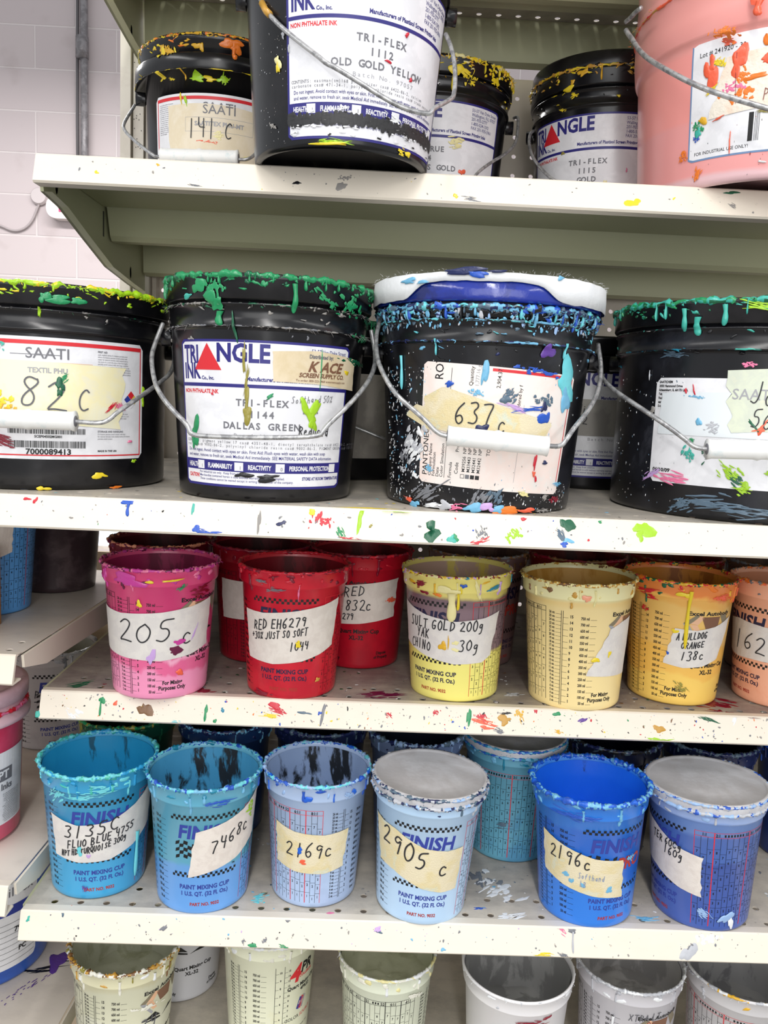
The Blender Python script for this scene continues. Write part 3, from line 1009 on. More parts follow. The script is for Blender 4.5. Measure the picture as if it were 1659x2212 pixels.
def matz(name, stops, rough=.3, amt=.03, scale=14, coat=.2, streak=None):
    """ink of different colours seen through the plastic, layered by height in the cup"""
    m = mat(name, stops[0][1], rough, coat=coat)
    nt = m.node_tree
    b = nt.nodes['Principled BSDF']
    tc = nt.nodes['Texture Coordinate']
    s = nt.nodes.new('ShaderNodeSeparateXYZ')
    nt.links.new(tc.outputs['Object'], s.inputs[0])
    n = nt.nodes.new('ShaderNodeTexNoise')
    n.inputs['Scale'].default_value = scale
    n.inputs['Detail'].default_value = 5
    n.inputs['Distortion'].default_value = .8
    nt.links.new(tc.outputs['Object'], n.inputs['Vector'])
    ma = nt.nodes.new('ShaderNodeMath')
    ma.operation = 'MULTIPLY_ADD'
    nt.links.new(n.outputs['Fac'], ma.inputs[0])
    ma.inputs[1].default_value = amt
    ma.inputs[2].default_value = -amt / 2
    ad = nt.nodes.new('ShaderNodeMath')
    ad.operation = 'ADD'
    nt.links.new(s.outputs[2], ad.inputs[0])
    nt.links.new(ma.outputs[0], ad.inputs[1])
    sc = nt.nodes.new('ShaderNodeMath')
    sc.operation = 'MULTIPLY'
    sc.inputs[1].default_value = 1 / .14
    nt.links.new(ad.outputs[0], sc.inputs[0])
    r = nt.nodes.new('ShaderNodeValToRGB')
    e = r.color_ramp.elements
    e[0].position = 0
    e[0].color = lin(stops[0][1])
    e[1].position = 1
    e[1].color = lin(stops[-1][1])
    for i in range(1, len(stops)):
        p = stops[i][0] / .14
        q = e.new(max(0, p - .015))
        q.color = lin(stops[i - 1][1])
        q = e.new(min(1, p + .015))
        q.color = lin(stops[i][1])
    nt.links.new(sc.outputs[0], r.inputs[0])
    nt.links.new(r.outputs[0], b.inputs['Base Color'])
    return m


def checker(mb, S, u0, v0, n, sq, m):
    for i in range(n):
        for j in range(2):
            if (i + j) % 2 == 0:
                rect(mb, S, u0 + i * sq, v0 + j * sq, u0 + (i + 1) * sq, v0 + (j + 1) * sq, m, off=.00012, step=.003)


def tables(mb, S, u, v0, v1, tabs, cw, red, blk, seed=1):
    rnd = random.Random(seed)
    for hd, nc in tabs:
        w = nc * cw
        for x in (u, u + w - .0004):
            rect(mb, S, x, v0, x + .0005, v1, red, off=.00012)
        for y in (v1 - .0004, v1 - .0052):
            rect(mb, S, u, y, u + w, y + .0004, red, off=.00012, step=.003)
        if nc < 4:
            text(mb, S, hd, u + w / 2, v1 - .0043, .003, blk, True, .8, 'c', .00013, up=True)
        else:
            text(mb, S, hd[:3], u + .001, v1 - .0043, .003, blk, True, .8, 'l', .00013, up=True)
            text(mb, S, hd[-3:], u + w - .001, v1 - .0043, .003, blk, True, .8, 'r', .00013, up=True)
            for k in range(3, nc * 2 - 2):
                rect(mb, S, u + k * cw / 2, v1 - .004, u + k * cw / 2 + .0016, v1 - .0016, blk, off=.00013)
        for c in range(nc):
            x = u + c * cw
            if c:
                rect(mb, S, x, v0, x + .00035, v1 - .0052, blk, off=.00012)
            y = v0 + .003 + rnd.uniform(0, .004)
            k = 1
            while y < v1 - .016:
                text(mb, S, str(k), x + cw / 2, y, .0025, blk, True, .8, 'c', .00013, up=True)
                y += .0048
                rect(mb, S, x, y, x + cw, y + .0003, blk, off=.00012)
                y += rnd.uniform(.004, .010)
                k += 1
        u += w
    return u


def scale_marks(mb, S, u, v0, v1, m, ml=True, oz=True):
    for x in (u - .0011, u + .0006):
        rect(mb, S, x, v0, x + .0005, v1, m, off=.00012)
    n = 25
    for i in range(n):
        y = v0 + .002 + (v1 - v0 - .006) * i / (n - 1)
        if oz:
            rect(mb, S, u - .0065, y, u - .001, y + .0003, m, off=.00012)
            text(mb, S, '%d oz.' % (i + 2), u - .0072, y, .0025, m, True, .68, 'r', .00013, up=True)
    for i in range(15):
        y = v0 + .003 + (v1 - v0 - .010) * i / 14
        rect(mb, S, u + .001, y, u + .006, y + .0003, m, off=.00012)
        text(mb, S, str(i + 1), u + .0072, y + .0002, .0029, m, True, .8, 'l', .00013, up=True)
        if ml:
            text(mb, S, '%d ml' % (50 * (i + 1)), u + .0255, y - .001, .0028, m, True, .70, 'r', .00013, up=True)
            rect(mb, S, u + .0265, y - .001, u + .0325, y - .0007, m, off=.00012)


PRINTS = {}
TABS = [('1:1', 3), ('2:1 1:2', 6), ('3:1 3:2', 5), ('4:1 4:2', 4), ('4:1:1', 3), ('5:1 5:2', 4), ('6:1:1', 3), ('8:1:1', 3)]


def finish_print(tab_red='red', th='pblue'):
    key = ('f', tab_red, th)
    if key in PRINTS:
        return PRINTS[key]
    mb = MB()
    S = Cone(CUP_PTS, 0, .0505)
    K, Bl, Rd = INKS['black'], INKS[th], INKS['red']
    checker(mb, S, -.034, .1000, 26, .0026, K)
    checker(mb, S, -.034, .0400, 26, .0026, K)
    text(mb, S, 'FINISH', 0, .0815, .0130, Bl, True, .98, 'c', .00013, slant=.14, up=True)
    text(mb, S, 'PRO', .016, .0620, .0120, INKS['dred'], True, .95, 'c', .00013, slant=.14, up=True)
    for i in range(7):
        for j in range(5):
            if (i + j) % 2 == 0:
                x, y = -.030 + i * .0042, .0590 + j * .0036 + .0022 * math.sin(i * .9)
                y2 = .0590 + j * .0036 + .0022 * math.sin((i + 1) * .9)
                mb.add([S(x, y, .00013), S(x + .0042, y2, .00013), S(x + .0048, y2 + .0036, .00013), S(x + .0006, y + .0036, .00013)], [(0, 1, 2, 3)], K)
    text(mb, S, 'PAINT MIXING CUP', 0, .0275, .0044, Bl, True, .93, 'c', .00013, up=True)
    text(mb, S, '1 U.S. QT. (32 Fl. Oz.)', 0, .0205, .0042, Bl, True, .9, 'c', .00013, up=True)
    text(mb, S, 'PART NO. 9032', 0, .0095, .0033, INKS['dred'], True, .95, 'c', .00013, up=True)
    text(mb, S, 'TM', .030, .0480, .0018, K, True, 1, 'c', .00013, up=True)
    lg = mb
    mb = MB()
    tables(mb, S, .041, .006, .106, TABS, .0058, INKS[tab_red], K)
    scale_marks(mb, S, .041 + .0058 * 31 + .023, .008, .104, K, ml=True)
    PRINTS[key] = (lg, mb)
    return PRINTS[key]


def excel_print():
    if 'x' in PRINTS:
        return PRINTS['x']
    mb = MB()
    S = Cone(CUP_PTS, 0, .0505)
    K = INKS['black']
    text(mb, S, 'Excel Autobody', .001, .0990, .0040, K, True, 1.32, 'c', .00016, up=True)

    def poly(P_, m, off=.00014):
        P_ = [(x, y + (.006 if y > .067 else .003)) for x, y in P_]
        y0, y1 = min(p[1] for p in P_), max(p[1] for p in P_)
        n = max(2, int((y1 - y0) / .0008))

        def span(y):
            X = []
            for a, c in zip(P_, P_[1:] + P_[:1]):
                if (a[1] - y) * (c[1] - y) <= 0 and a[1] != c[1]:
                    X.append(a[0] + (c[0] - a[0]) * (y - a[1]) / (c[1] - a[1]))
            return (min(X), max(X)) if X else (P_[0][0], P_[0][0])
        V, Fc = [], []
        for j in range(n + 1):
            y = y0 + (y1 - y0) * min(max(j / n, .001), .999)
            xa, xb = span(y)
            for i in range(9):
                V.append(S(xa + (xb - xa) * i / 8, y, off))
        for j in range(n):
            for i in range(8):
                Fc.append((j * 9 + i, j * 9 + i + 1, (j + 1) * 9 + i + 1, (j + 1) * 9 + i))
        mb.add(V, Fc, m)
    poly([(-.028, .084), (-.021, .089), (-.014, .0945), (-.012, .0925), (-.018, .086), (-.022, .083)], INKS['bronze'])
    poly([(-.028, .084), (-.022, .083), (-.016, .074), (-.0125, .0695), (-.0145, .068), (-.021, .076)], INKS['ltgrey'])
    poly([(-.021, .0835), (-.011, .093), (-.007, .0905), (-.013, .083)], INKS['peach'])
    poly([(-.021, .083), (-.0135, .083), (-.008, .073), (-.0125, .072)], INKS['peach'])
    poly([(-.010, .0915), (0, .0915), (0, .078), (-.004, .078)], INKS['brown'])
    poly([(0, .0915), (.012, .0915), (.010, .078), (0, .078)], INKS['brown'])
    poly([(.012, .0925), (.020, .0945), (.028, .084), (.020, .078)], INKS['bronze'])
    poly([(-.026, .065), (-.010, .068), (-.002, .0635), (-.012, .0655)], K)
    poly([(-.023, .0635), (-.012, .0645), (-.002, .062), (-.002, .060)], K)
    poly([(0, .060), (.012, .066), (.026, .062), (.012, .0635)], K)
    text(mb, S, '1 Quart Mixing Cup', .004, .0425, .0046, K, True, .98, 'c', .00013, up=True)
    text(mb, S, 'XL-32', .004, .0350, .0046, K, True, .98, 'c', .00013, up=True)
    text(mb, S, 'For Mixing', -.030, .0155, .0040, K, True, .82, 'c', .00013, up=True)
    text(mb, S, 'Purposes Only', -.030, .0100, .0040, K, True, .82, 'c', .00013, up=True)
    text(mb, S, 'Dispose', .036, .0170, .0034, K, True, .85, 'c', .00013, up=True)
    text(mb, S, 'of Properly', .036, .0120, .0034, K, True, .85, 'c', .00013, up=True)
    lg = mb
    mb = MB()
    scale_marks(mb, S, -.073, .005, .104, K, ml=True)
    tables(mb, S, -.073 - .017 - 13 * .0055, .008, .106, [('3:1 3:2', 6), ('4:1:1', 4), ('8:1:1', 3)], .0055, K, K)
    PRINTS['x'] = (lg, mb)
    return PRINTS['x']


def four_print():
    mb = MB()
    S = Cone(CUP_PTS, 0, .0505)
    K = INKS['black']
    R_ = INKS['red']
    text(mb, S, '4', -.004, .082, .020, R_, True, .95, 'r', .00013, slant=.2, up=True)
    text(mb, S, 'PR', -.003, .090, .012, K, True, .9, 'l', .00013, slant=.2, up=True)
    text(mb, S, 'COLLISION', .006, .085, .0032, R_, True, .9, 'c', .00013, up=True)
    text(mb, S, 'Quart Mixing Cup', .003, .0735, .0042, K, True, 1, 'c', .00013, up=True)
    text(mb, S, '4PR32', .006, .0675, .0040, K, True, 1, 'c', .00013, up=True)
    for i, m in enumerate((INKS['pblue'], R_, INKS['ltgrey'])):
        x = -.006 + i * .003
        mb.add([S(x, .046, .00013), S(x + .004, .044, .00014), S(x + .009, .057, .00014), S(x + .005, .059, .00013)], [(0, 1, 2, 3)], m)
    text(mb, S, 'COLOR', -.001, .034, .0040, K, False, 1, 'r', .00013, up=True)
    text(mb, S, 'SOURCE', 0, .034, .0040, R_, False, 1, 'l', .00013, slant=.2, up=True)
    text(mb, S, 'Mixing Purposes Only', .004, .020, .0022, K, False, 1, 'c', .00013, up=True)
    lg = mb
    mb = MB()
    scale_marks(mb, S, -.076, .005, .104, K, ml=True)
    for x, k in ((-.034, 10), (-.024, 15)):
        rect(mb, S, x, .005, x + .0005, .106, K, off=.00012)
        for i in range(k):
            y = .010 + .088 * i / (k - 1)
            rect(mb, S, x, y, x + .004, y + .0003, K, off=.00012)
            text(mb, S, str(i + 1), x + .006, y, .0023, K, True, .9, 'c', .00013, up=True)
    return (lg, mb)


CUPMESH = {}


def cup(name_lab, x, D, z, body, inner, yaw=0, pr=None, crust=None, seed=1, rs=1.0, lid=None, fill=.066, group='mixing cups', tilt=(0, 0), crust_th=.0022, drips=6, ink_m=None, spots=(), sc=None, lump=1.0, nospill=False, cls='cup'):
    t = thing('mixing_cup', name_lab, 'cup', (x, D, z + .0004), (tilt[1], tilt[0], math.atan2(-x, D)), group)
    b = MB()
    k = rs
    lathe(b, [(.0005, .0012), (.0435 * k, .0012), (.0455 * k, 0), (.0468 * k, .002), (.0472 * k, .006), (.0545 * k, .114), (.0566 * k, .1152), (.0572 * k, .117), (.0580 * k, .1295), (.0592 * k, .1303), (.0594 * k, .1318), (.0586 * k, .133), (.0572 * k, .1328), (.0566 * k, .130), (.0532 * k, .113), (.0458 * k, .004), (.0005, .003)], body, 72)
    b.build('cup_wall', t, True)
    rnd = random.Random(seed * 7 + 3)
    if not lid:
        b = MB()
        def rf(a, zz):
            return -.0009 + .0006 * noise.noise((math.cos(a) * 4, math.sin(a) * 4, zz * 45 + seed))
        pts = [((.0458 + (.0532 - .0458) * (zz - .004) / .109) * k, zz) for zz in [fill - .006 + (.128 - fill + .006) * i / 16 for i in range(17)]]
        pts = [(r if zz < .113 else (.0532 + (.0566 - .0532) * (zz - .113) / .017) * k, zz) for r, zz in pts]
        lathe(b, pts[::-1], inner, 72, rf)
        b.build('ink_coating', t, True)
        # the ink itself, stirred and uneven
        b = MB()
        n, mrg = 48, 12
        V, Fc = [], []
        rr = (.0458 + (.0532 - .0458) * (fill - .004) / .109) * k - .0002
        for j in range(mrg + 1):
            for i in range(n):
                a = 2 * PI * i / n
                q = rr * j / mrg
                xx, yy = q * math.cos(a), q * math.sin(a)
                zz = fill + .005 * noise.noise((xx * 45 + seed, yy * 45, 0)) + .0025 * noise.noise((xx * 130, yy * 130 + seed, 3))
                V.append((xx, yy, zz))
        for j in range(mrg):
            for i in range(n):
                Fc.append((j * n + i, (j + 1) * n + i, (j + 1) * n + (i + 1) % n, j * n + (i + 1) % n))
        b.add(V, Fc, ink_m or inner)
        b.build('ink', t, True)
    if pr:
        src = {'f': lambda: finish_print(), 'fn': lambda: finish_print('red', 'dnavy'), 'fk': lambda: finish_print('black', 'pblue'), 'x': excel_print, '4': four_print}[pr]()
        for nm, sm in (('printed_logo', src[0]), ('measuring_scale', src[1])):
            if (pr, nm) not in CUPMESH:
                o = sm.build(nm, t)
                CUPMESH[(pr, nm)] = o.data
            else:
                o = bpy.data.objects.new(nm, CUPMESH[(pr, nm)])
                COL.objects.link(o)
                o.parent = t
            o.rotation_euler = (0, 0, yaw)
            o.scale = (k, k, 1)
    S = Cone([(r * k, zz) for r, zz in CUP_PTS], 0, .0505 * k)
    if crust:
        b = MB()
        ms = [G[c] for c in crust]
        crust_ring(b, (.0584 if not lid else .0598) * k, .1318 if not lid else .1345, crust_th, ms, seed, lump=lump)
        if lid:
            crust_ring(b, .0602 * k, .1265, crust_th * 1.1, ms, seed + 3, lump=lump)
        whiskers(b, .0595 * k, .131, ms[:2], rnd, 26, .003, .0003)
        for _ in range(26):
            u = rnd.uniform(-.16, .16)
            blob(b, S, u, .1235 + rnd.uniform(-.006, .008), rnd.uniform(.001, .005), rnd.uniform(.0008, .0028), rnd.choice(ms), rnd, h=.0008, off=.0001, ang=rnd.uniform(-.5, .5), n=12)
        for _ in range(drips):
            drip(b, S, rnd.uniform(-.085, .085), .126 + rnd.uniform(-.003, .003), rnd.uniform(.005, .02), rnd.uniform(.0008, .002), rnd.choice(ms), rnd, h=.0009)
        b.build('dried_ink_rim', t, True)
    if lid:
        b = MB()
        lathe(b, [(.0590 * k, .1245), (.0602 * k, .1255), (.0604 * k, .1345), (.0594 * k, .1362), (.0570 * k, .1364), (.0560 * k, .1350), (.0552 * k, .1338), (.030, .1342), (.0003, .1340)], lid, 72)
        b.build('lid', t, True)
    if spots:
        b = MB()
        for u, v, a, bb, c, kind, ang in spots:
            if kind == 'd':
                drip(b, S, u, v, bb, a, G[c], rnd, h=.0012, off=.0009)
            elif kind == 's':
                smear(b, S, u, v, a, bb, G[c], rnd, 10, ang, off=.0009)
            else:
                blob(b, S, u, v, a, bb, G[c], rnd, h=.0006, off=.0009, ang=ang, irr=.45, n=20)
        b.build('ink_spots', t, True)
    return t, S


def tape(t, S, top, bot, lines=(), m=None, seed=1, pen=None, off=.0006, name='tape_label', spots=(), printed=()):
    """top/bot: (u,v) polylines; lines: (text,u,v,h,rise,cx,w)"""
    b = MB()
    patch(b, S, top, bot, m or M_TAPET, off=off, n=36, rag=.0005, seed=seed)
    o = b.build(name, t, True)
    if lines or spots:
        b = MB()
        for k, (s, u, v, h, rise, cx, w) in enumerate(lines):
            hand(b, S, s, u, v, h, pen or PEN, w, cx, rise, off + .0004, seed + k, up=True)
        if lines:
            b.build('handwriting', o)
    if spots:
        rnd = random.Random(seed)
        b = MB()
        for u, v, a, bb, c, ang in spots:
            blob(b, S, u, v, a, bb, G[c], rnd, h=.0002, off=off + .0003, ang=ang, irr=.5, n=16)
        b.build('ink_stain', o)
    return o


def cm(name, col, **k):
    k.setdefault('coat', .2)
    return mat('cup_' + name, col, .3, **k)


def inn(name, col, dark, amt=.56, **k):
    return mat('inside_' + name, col, .5, dark, 26, amt, bump=.45, bscale=60, coat=.0, spec=.3, stretch=(1, 1, .45), sharp=.05, **k)


R5 = math.radians
# --- third shelf, front row
t, S = cup('pink mixing cup with magenta crusted rim, tape reading 205c', -.207, .827, S3, matz('cup_pink_marble', [(0, (242, 150, 188)), (.03, (232, 104, 152)), (.044, (244, 172, 200)), (.05, (228, 86, 140)), (.08, (216, 66, 120)), (.13, (222, 74, 130))], amt=.05, scale=22), inn('magenta', (158, 34, 88), (116, 20, 62)), R5(48), 'x', ['mag', 'pink', 'plum', 'mag'], 1, tilt=(0, 0), spots=[(.008, .1225, .008, .0012, 'yel', 'b', .1), (-.01, .1215, .004, .0013, 'yel', 'b', 0), (.018, .114, .005, .003, 'green', 's', .8), (.036, .108, .012, .006, 'crim', 's', .1), (.02, .027, .004, .003, 'coral', 'b', 0), (-.03, .121, .014, .006, 'mag', 'b', 0), (-.02, .098, .002, .004, 'yel', 'b', .4)])
tape(t, S, [(-.078, .089), (-.04, .087), (0, .090), (.03, .094), (.056, .099)], [(-.078, .046), (-.04, .042), (0, .0405), (.03, .044), (.054, .050)], [('205', -.044, .058, .022, .06, 1.16, .0014), ('c', .019, .056, .018, 0, 1.1, .0014)], seed=3, spots=[(.013, .050, .006, .0045, 'plum', .3), (.016, .059, .005, .003, 'mag', 0), (.035, .068, .001, .008, 'lilac', -.4), (-.01, .045, .004, .006, 'lilac', 0), (-.02, .07, .012, .01, 'pink', .5)][:4])
t, S = cup('red mixing cup in front, tape reading RED EH6279 +30% just so soft', -.072, .840, S3, cm('red', (206, 24, 46), col2=(186, 16, 40), scale=12, amt=.5), inn('deep_red', (128, 14, 32), (90, 8, 20)), R5(-10), 'fn', ['crim', 'red', 'red', 'crim'], 2, rs=.98, spots=[(.028, .020, .003, .002, 'ochre', 'b', 0), (-.018, .114, .009, .003, 'grey', 's', .1), (.004, .112, .0008, .007, 'pink', 'b', 0), (-.03, .121, .006, .002, 'grey', 's', 0), (-.035, .004, .01, .004, 'crim', 's', 0)])
tape(t, S, [(-.056, .089), (-.03, .089), (0, .093), (.03, .098), (.050, .103)], [(-.053, .039), (-.02, .037), (.01, .041), (.03, .047), (.046, .054)], [('RED EH6279', -.042, .070, .0100, .17, .76, .0012), ('+30% JUST SO SOFT', -.045, .060, .0076, .15, .66, .0010), ('1044', -.003, .052, .0088, .12, .72, .0011)], m=M_TAPE, seed=5, spots=[(.006, .060, .003, .003, 'yel', 0)])
t, S = cup('yellow mixing cup with a mauve grey film inside, tape reading 200g 30g', .102, .851, S3, matz('cup_yellow_mauve', [(0, (242, 232, 128)), (.048, (242, 230, 122)), (.052, (140, 116, 124)), (.098, (128, 104, 112)), (.108, (236, 222, 126))], amt=.022, scale=9), inn('mauve', (190, 160, 146), (216, 196, 96), .58), R5(-27), 'fn', ['cream', 'crim', 'yel', 'lilac', 'gold', 'teal'], 3, rs=.985, tilt=(R5(-1.5), 0), crust_th=.0017, spots=[(-.006, .119, .009, .004, 'cream', 'b', 0), (-.004, .116, .0055, .030, 'cream', 'd', 0), (.002, .116, .0018, .018, 'yel', 'd', 0), (-.012, .060, .0045, .004, 'gold', 'b', .5), (-.006, .066, .0008, .006, 'gold', 'b', 0), (-.018, .113, .005, .0012, 'orange', 'b', -.3), (-.034, .122, .008, .005, 'crim', 's', 0), (.036, .120, .008, .003, 'teal', 's', .3), (.006, .124, .003, .002, 'blue', 'b', 0), (.022, .114, .0015, .012, 'cream', 'b', .4), (-.030, .113, .004, .002, 'crim', 'b', 0)])
tape(t, S, [(-.066, .099), (-.03, .090), (0, .086), (.03, .089), (.050, .094)], [(-.066, .055), (-.03, .046), (0, .041), (.03, .042), (.040, .048)], [('SULT GOLD 200g', -.052, .076, .0110, 0, .74, .0012), ('YAK', -.042, .066, .0095, 0, .74, .0011), ('CHINO', -.052, .053, .0100, -.02, .74, .0011), ('30g', .004, .055, .0120, 0, .80, .0012)], m=M_TAPET, seed=7, spots=[(.0, .064, .003, .0022, 'cream', 0), (.001, .056, .003, .002, 'cream', 0)])
t, S = cup('pale golden yellow mixing cup with measuring scale in front, tan ink inside', .2285, .839, S3, matz('cup_pale_gold', [(0, (248, 224, 160)), (.108, (246, 218, 148)), (.114, (236, 230, 178))], amt=.006), inn('tan', (190, 140, 60), (206, 160, 84), .5), R5(68), 'x', ['ochre', 'cream', 'ochre', 'brown', 'cream'], 4, rs=1.0, tilt=(R5(-1.5), 0), lump=.8, spots=[(.022, .054, .004, .0025, 'yel', 'b', 0), (-.005, .113, .0015, .006, 'ochre', 'd', 0), (.008, .118, .004, .003, 'peach', 'b', 0)])
tape(t, S, [(.035, .086), (.05, .092), (.07, .095)], [(.012, .038), (.04, .036), (.07, .034)], [], m=M_TAPET, seed=8, spots=[(.036, .060, .002, .003, 'yel', 0)])
t, S = cup('orange yellow mixing cup with red crusted rim, tape reading orange 138c', .343, .865, S3, matz('cup_orange_yellow', [(0, (247, 206, 104)), (.03, (244, 192, 92)), (.06, (243, 198, 112)), (.105, (242, 184, 92)), (.115, (230, 134, 66))], amt=.05, scale=10), inn('dark_orange', (196, 126, 40), (150, 88, 30)), R5(38), 'x', ['orange', 'red', 'gold', 'dgreen', 'coral', 'orange'], 5, rs=.985, spots=[(.010, .125, .0025, .062, 'yel', 'd', 0), (.006, .120, .006, .003, 'yel', 'b', 0), (-.03, .118, .012, .006, 'red', 's', 0), (-.033, .099, .004, .003, 'red', 's', 0), (.04, .118, .01, .005, 'coral', 's', 0), (.012, .020, .008, .005, 'olive', 's', -.5)])
tape(t, S, [(-.001, .084), (.02, .083), (.04, .087), (.064, .096)], [(-.010, .045), (.01, .042), (.03, .044), (.050, .051)], [('A BULLDOG', .001, .072, .0070, .10, .68, .0010), ('ORANGE', .006, .063, .0068, .10, .78, .0010), ('138c', .006, .050, .0095, .08, .88, .0011)], m=M_TAPET, seed=9, spots=[(-.001, .081, .003, .0022, 'yel', 0), (-.006, .057, .0016, .0014, 'blue', 0)])
t, S = cup('peach orange mixing cup at the right edge, tape reading 162', .4605, .862, S3, cm('peach', (246, 180, 148), col2=(238, 160, 124), scale=10, amt=.55), inn('peach', (216, 146, 112), (186, 116, 88)), R5(-52), 'fn', ['peach', 'coral', 'orange', 'grey', 'peach'], 6)
tape(t, S, [(-.075, .084), (-.05, .088), (-.02, .086), (.03, .085)], [(-.075, .048), (-.05, .046), (-.03, .048), (.03, .050)], [('162', -.056, .056, .0200, 0, .95, .0013)], m=M_TAPET, seed=10)
# --- third shelf, back row
t, S = cup('red mixing cup behind, tape reading RED 832c', -.003, .945, S3, cm('shaded_red_b', (186, 18, 40), col2=(166, 14, 36), scale=12, amt=.5), inn('deep_red', (128, 14, 32), (90, 8, 20)), R5(-8), 'x', ['crim', 'crim', 'red'], 7, spots=[(.036, .08, .004, .012, 'coral', 's', 1.5)])  # red is lowered to stand in for the back-row shadow
tape(t, S, [(-.07, .094), (-.03, .096), (0, .100), (.045, .105)], [(-.07, .054), (-.03, .052), (0, .054), (.042, .060)], [('RED', -.018, .085, .0110, .08, .95, .0011), ('832c', -.016, .069, .0125, .06, .80, .0012), ('6279', -.024, .058, .0070, .05, .85, .0010)], m=M_TAPE, seed=11)
t, S = cup('red mixing cup painted darker for shade, behind and between the pink and the RED EH6279 cup', -.120, .952, S3, cm('shaded_red_c', (150, 14, 34)), inn('shaded_red', (96, 10, 26), (60, 6, 16)), R5(70), 'x', ['crim', 'crim', 'plum'], 8)  # shadow of the back row is put into this darker red
tape(t, S, [(-.05, .096), (0, .095)], [(-.05, .050), (0, .052)], [], m=M_TAPE, seed=12)
t, S = cup('red mixing cup coloured dark for shade, standing behind the pink cup', -.238, .949, S3, cm('crimson', (110, 12, 34)), inn('shaded_crimson', (84, 10, 26), (56, 6, 16)), R5(120), None, ['crim', 'peach', 'plum'], 9)  # a red cup; the deep tone paints the shade it stands in
t, S = cup('brownish grey mixing cup standing behind the yellow cup', .136, .968, S3, cm('grey_brown', (132, 106, 102), col2=(116, 90, 90), scale=9, amt=.5), inn('grey_brown', (112, 84, 74), (84, 60, 56)), R5(42), 'fn', ['brown', 'grey', 'brown'], 10)
hb = MB()
hand(hb, S, '75', .026, .073, .016, PEN, .0014, .8, 0, .0005, up=True)
hb.build('handwriting', t)
t, S = cup('dark rust red cup behind the golden yellow cup, mostly hidden', .2545, .968, S3, cm('rust', (128, 30, 24)), inn('rust', (104, 26, 20), (70, 14, 14)), 0, None, ['crim', 'brown'], 11, group='rust coloured cups behind the yellow cups')
t, S = cup('dark rust orange cup behind the orange yellow cup, mostly hidden', .380, .988, S3, cm('rust_b', (150, 60, 22)), inn('rust_b', (134, 56, 18), (96, 34, 12)), 0, None, ['brown', 'crim'], 12, group='rust coloured cups behind the yellow cups')
t, S = cup('dusty tan cup behind the peach cup at the right edge', .500, .975, S3, cm('dusty_tan', (140, 110, 92)), inn('dusty_tan', (120, 92, 76), (90, 66, 54)), 0, None, ['brown', 'grey'], 13)

# --- fourth shelf, front row
LIDM = mat('grey_frosted_lid', (198, 198, 202), .4, (182, 180, 182), 14, .5, bump=.15, bscale=200)
t, S = cup('turquoise blue mixing cup, tape reading 3135C fluo blue', -.2635, .806, S4, matz('cup_cyan', [(0, (66, 164, 214)), (.05, (54, 152, 206)), (.09, (60, 162, 210)), (.13, (70, 176, 212))], amt=.04), inn('cyan', (34, 148, 196), (28, 88, 112), .62), R5(0), 'f', ['cyan', 'aqua', 'turq', 'aqua', 'cyan'], 21, rs=.985, fill=.088, crust_th=.0027, drips=8, spots=[(-.040, .112, .009, .008, 'aqua', 's', .8), (-.014, .111, .018, .003, 'aqua', 's', .08), (.0, .118, .014, .006, 'aqua', 's', 0), (.040, .062, .003, .050, 'aqua', 'd', 0), (-.014, .013, .003, .003, 'purple', 's', 1)])
tape(t, S, [(-.050, .088), (-.02, .081), (.01, .083), (.035, .094), (.062, .110)], [(-.047, .045), (-.02, .041), (.01, .042), (.035, .050), (.060, .064)], [('3135C', -.034, .0665, .0140, .14, 1.0, .0013), ('FLUO BLUE 4755', -.031, .0555, .0078, .22, .84, .0011), ('NPT HD TURQUOISE 300g', -.038, .0465, .0062, .21, .70, .0010)], m=M_TAPET, seed=21, spots=[(-.019, .053, .003, .004, 'aqua', 0), (-.010, .049, .002, .002, 'lilac', 0)])
t, S = cup('medium blue mixing cup, tape reading 7468c over its printed flag', -.1515, .787, S4, matz('cup_blue_two_tone', [(0, (104, 164, 232)), (.043, (108, 168, 230)), (.05, (98, 174, 202)), (.13, (122, 192, 214))], amt=.03, scale=8), inn('steel_blue', (70, 150, 192), [(34, 40, 46), (70, 150, 192)], .56), R5(2), 'f', ['sky', 'aqua', 'blue', 'sky', 'teal'], 22, rs=.965, fill=.066, tilt=(0, 0), crust_th=.0025, ink_m=mat('ink_surface_steel', (84, 162, 204), .25, bump=.7, bscale=50, coat=.4), spots=[(.012, .118, .012, .004, 'blue', 's', .1), (.05, .10, .006, .008, 'lime', 's', 0)])
tape(t, S, [(-.008, .088), (.02, .096), (.04, .103), (.066, .116)], [(-.014, .040), (.015, .048), (.035, .054), (.060, .068)], [('7468c', .006, .066, .0140, .42, .80, .0013)], m=M_TAPE, seed=23)
t, S = cup('powder blue mixing cup with ratio table and scale, tape reading 2169c', -.039, .801, S4, cm('powder', (176, 198, 232), col2=(168, 188, 222), scale=12, amt=.55), inn('powder', (142, 164, 200), [(30, 34, 40), (142, 164, 200)], .55), R5(118), 'f', ['powder', 'blue', 'powder', 'aqua', 'royal'], 23, rs=.925, fill=.078, crust_th=.0022, ink_m=mat('ink_surface_powder', (160, 180, 216), .25, bump=.7, bscale=50, coat=.4), spots=[(-.008, .119, .004, .003, 'royal', 'b', 0), (.03, .119, .006, .003, 'powder', 's', 0), (.036, .122, .002, .003, 'royal', 'b', 0)])
tape(t, S, [(-.043, .087), (-.02, .082), (.01, .080), (.034, .082)], [(-.042, .044), (-.02, .039), (.01, .038), (.030, .042)], [('2169c', -.030, .056, .0150, 0, .88, .0013)], m=M_TAPEY, seed=24, spots=[(-.014, .063, .0028, .0035, 'royal', 0), (-.012, .050, .004, .002, 'coral', .2), (-.02, .045, .01, .004, 'white', 0)][:2])
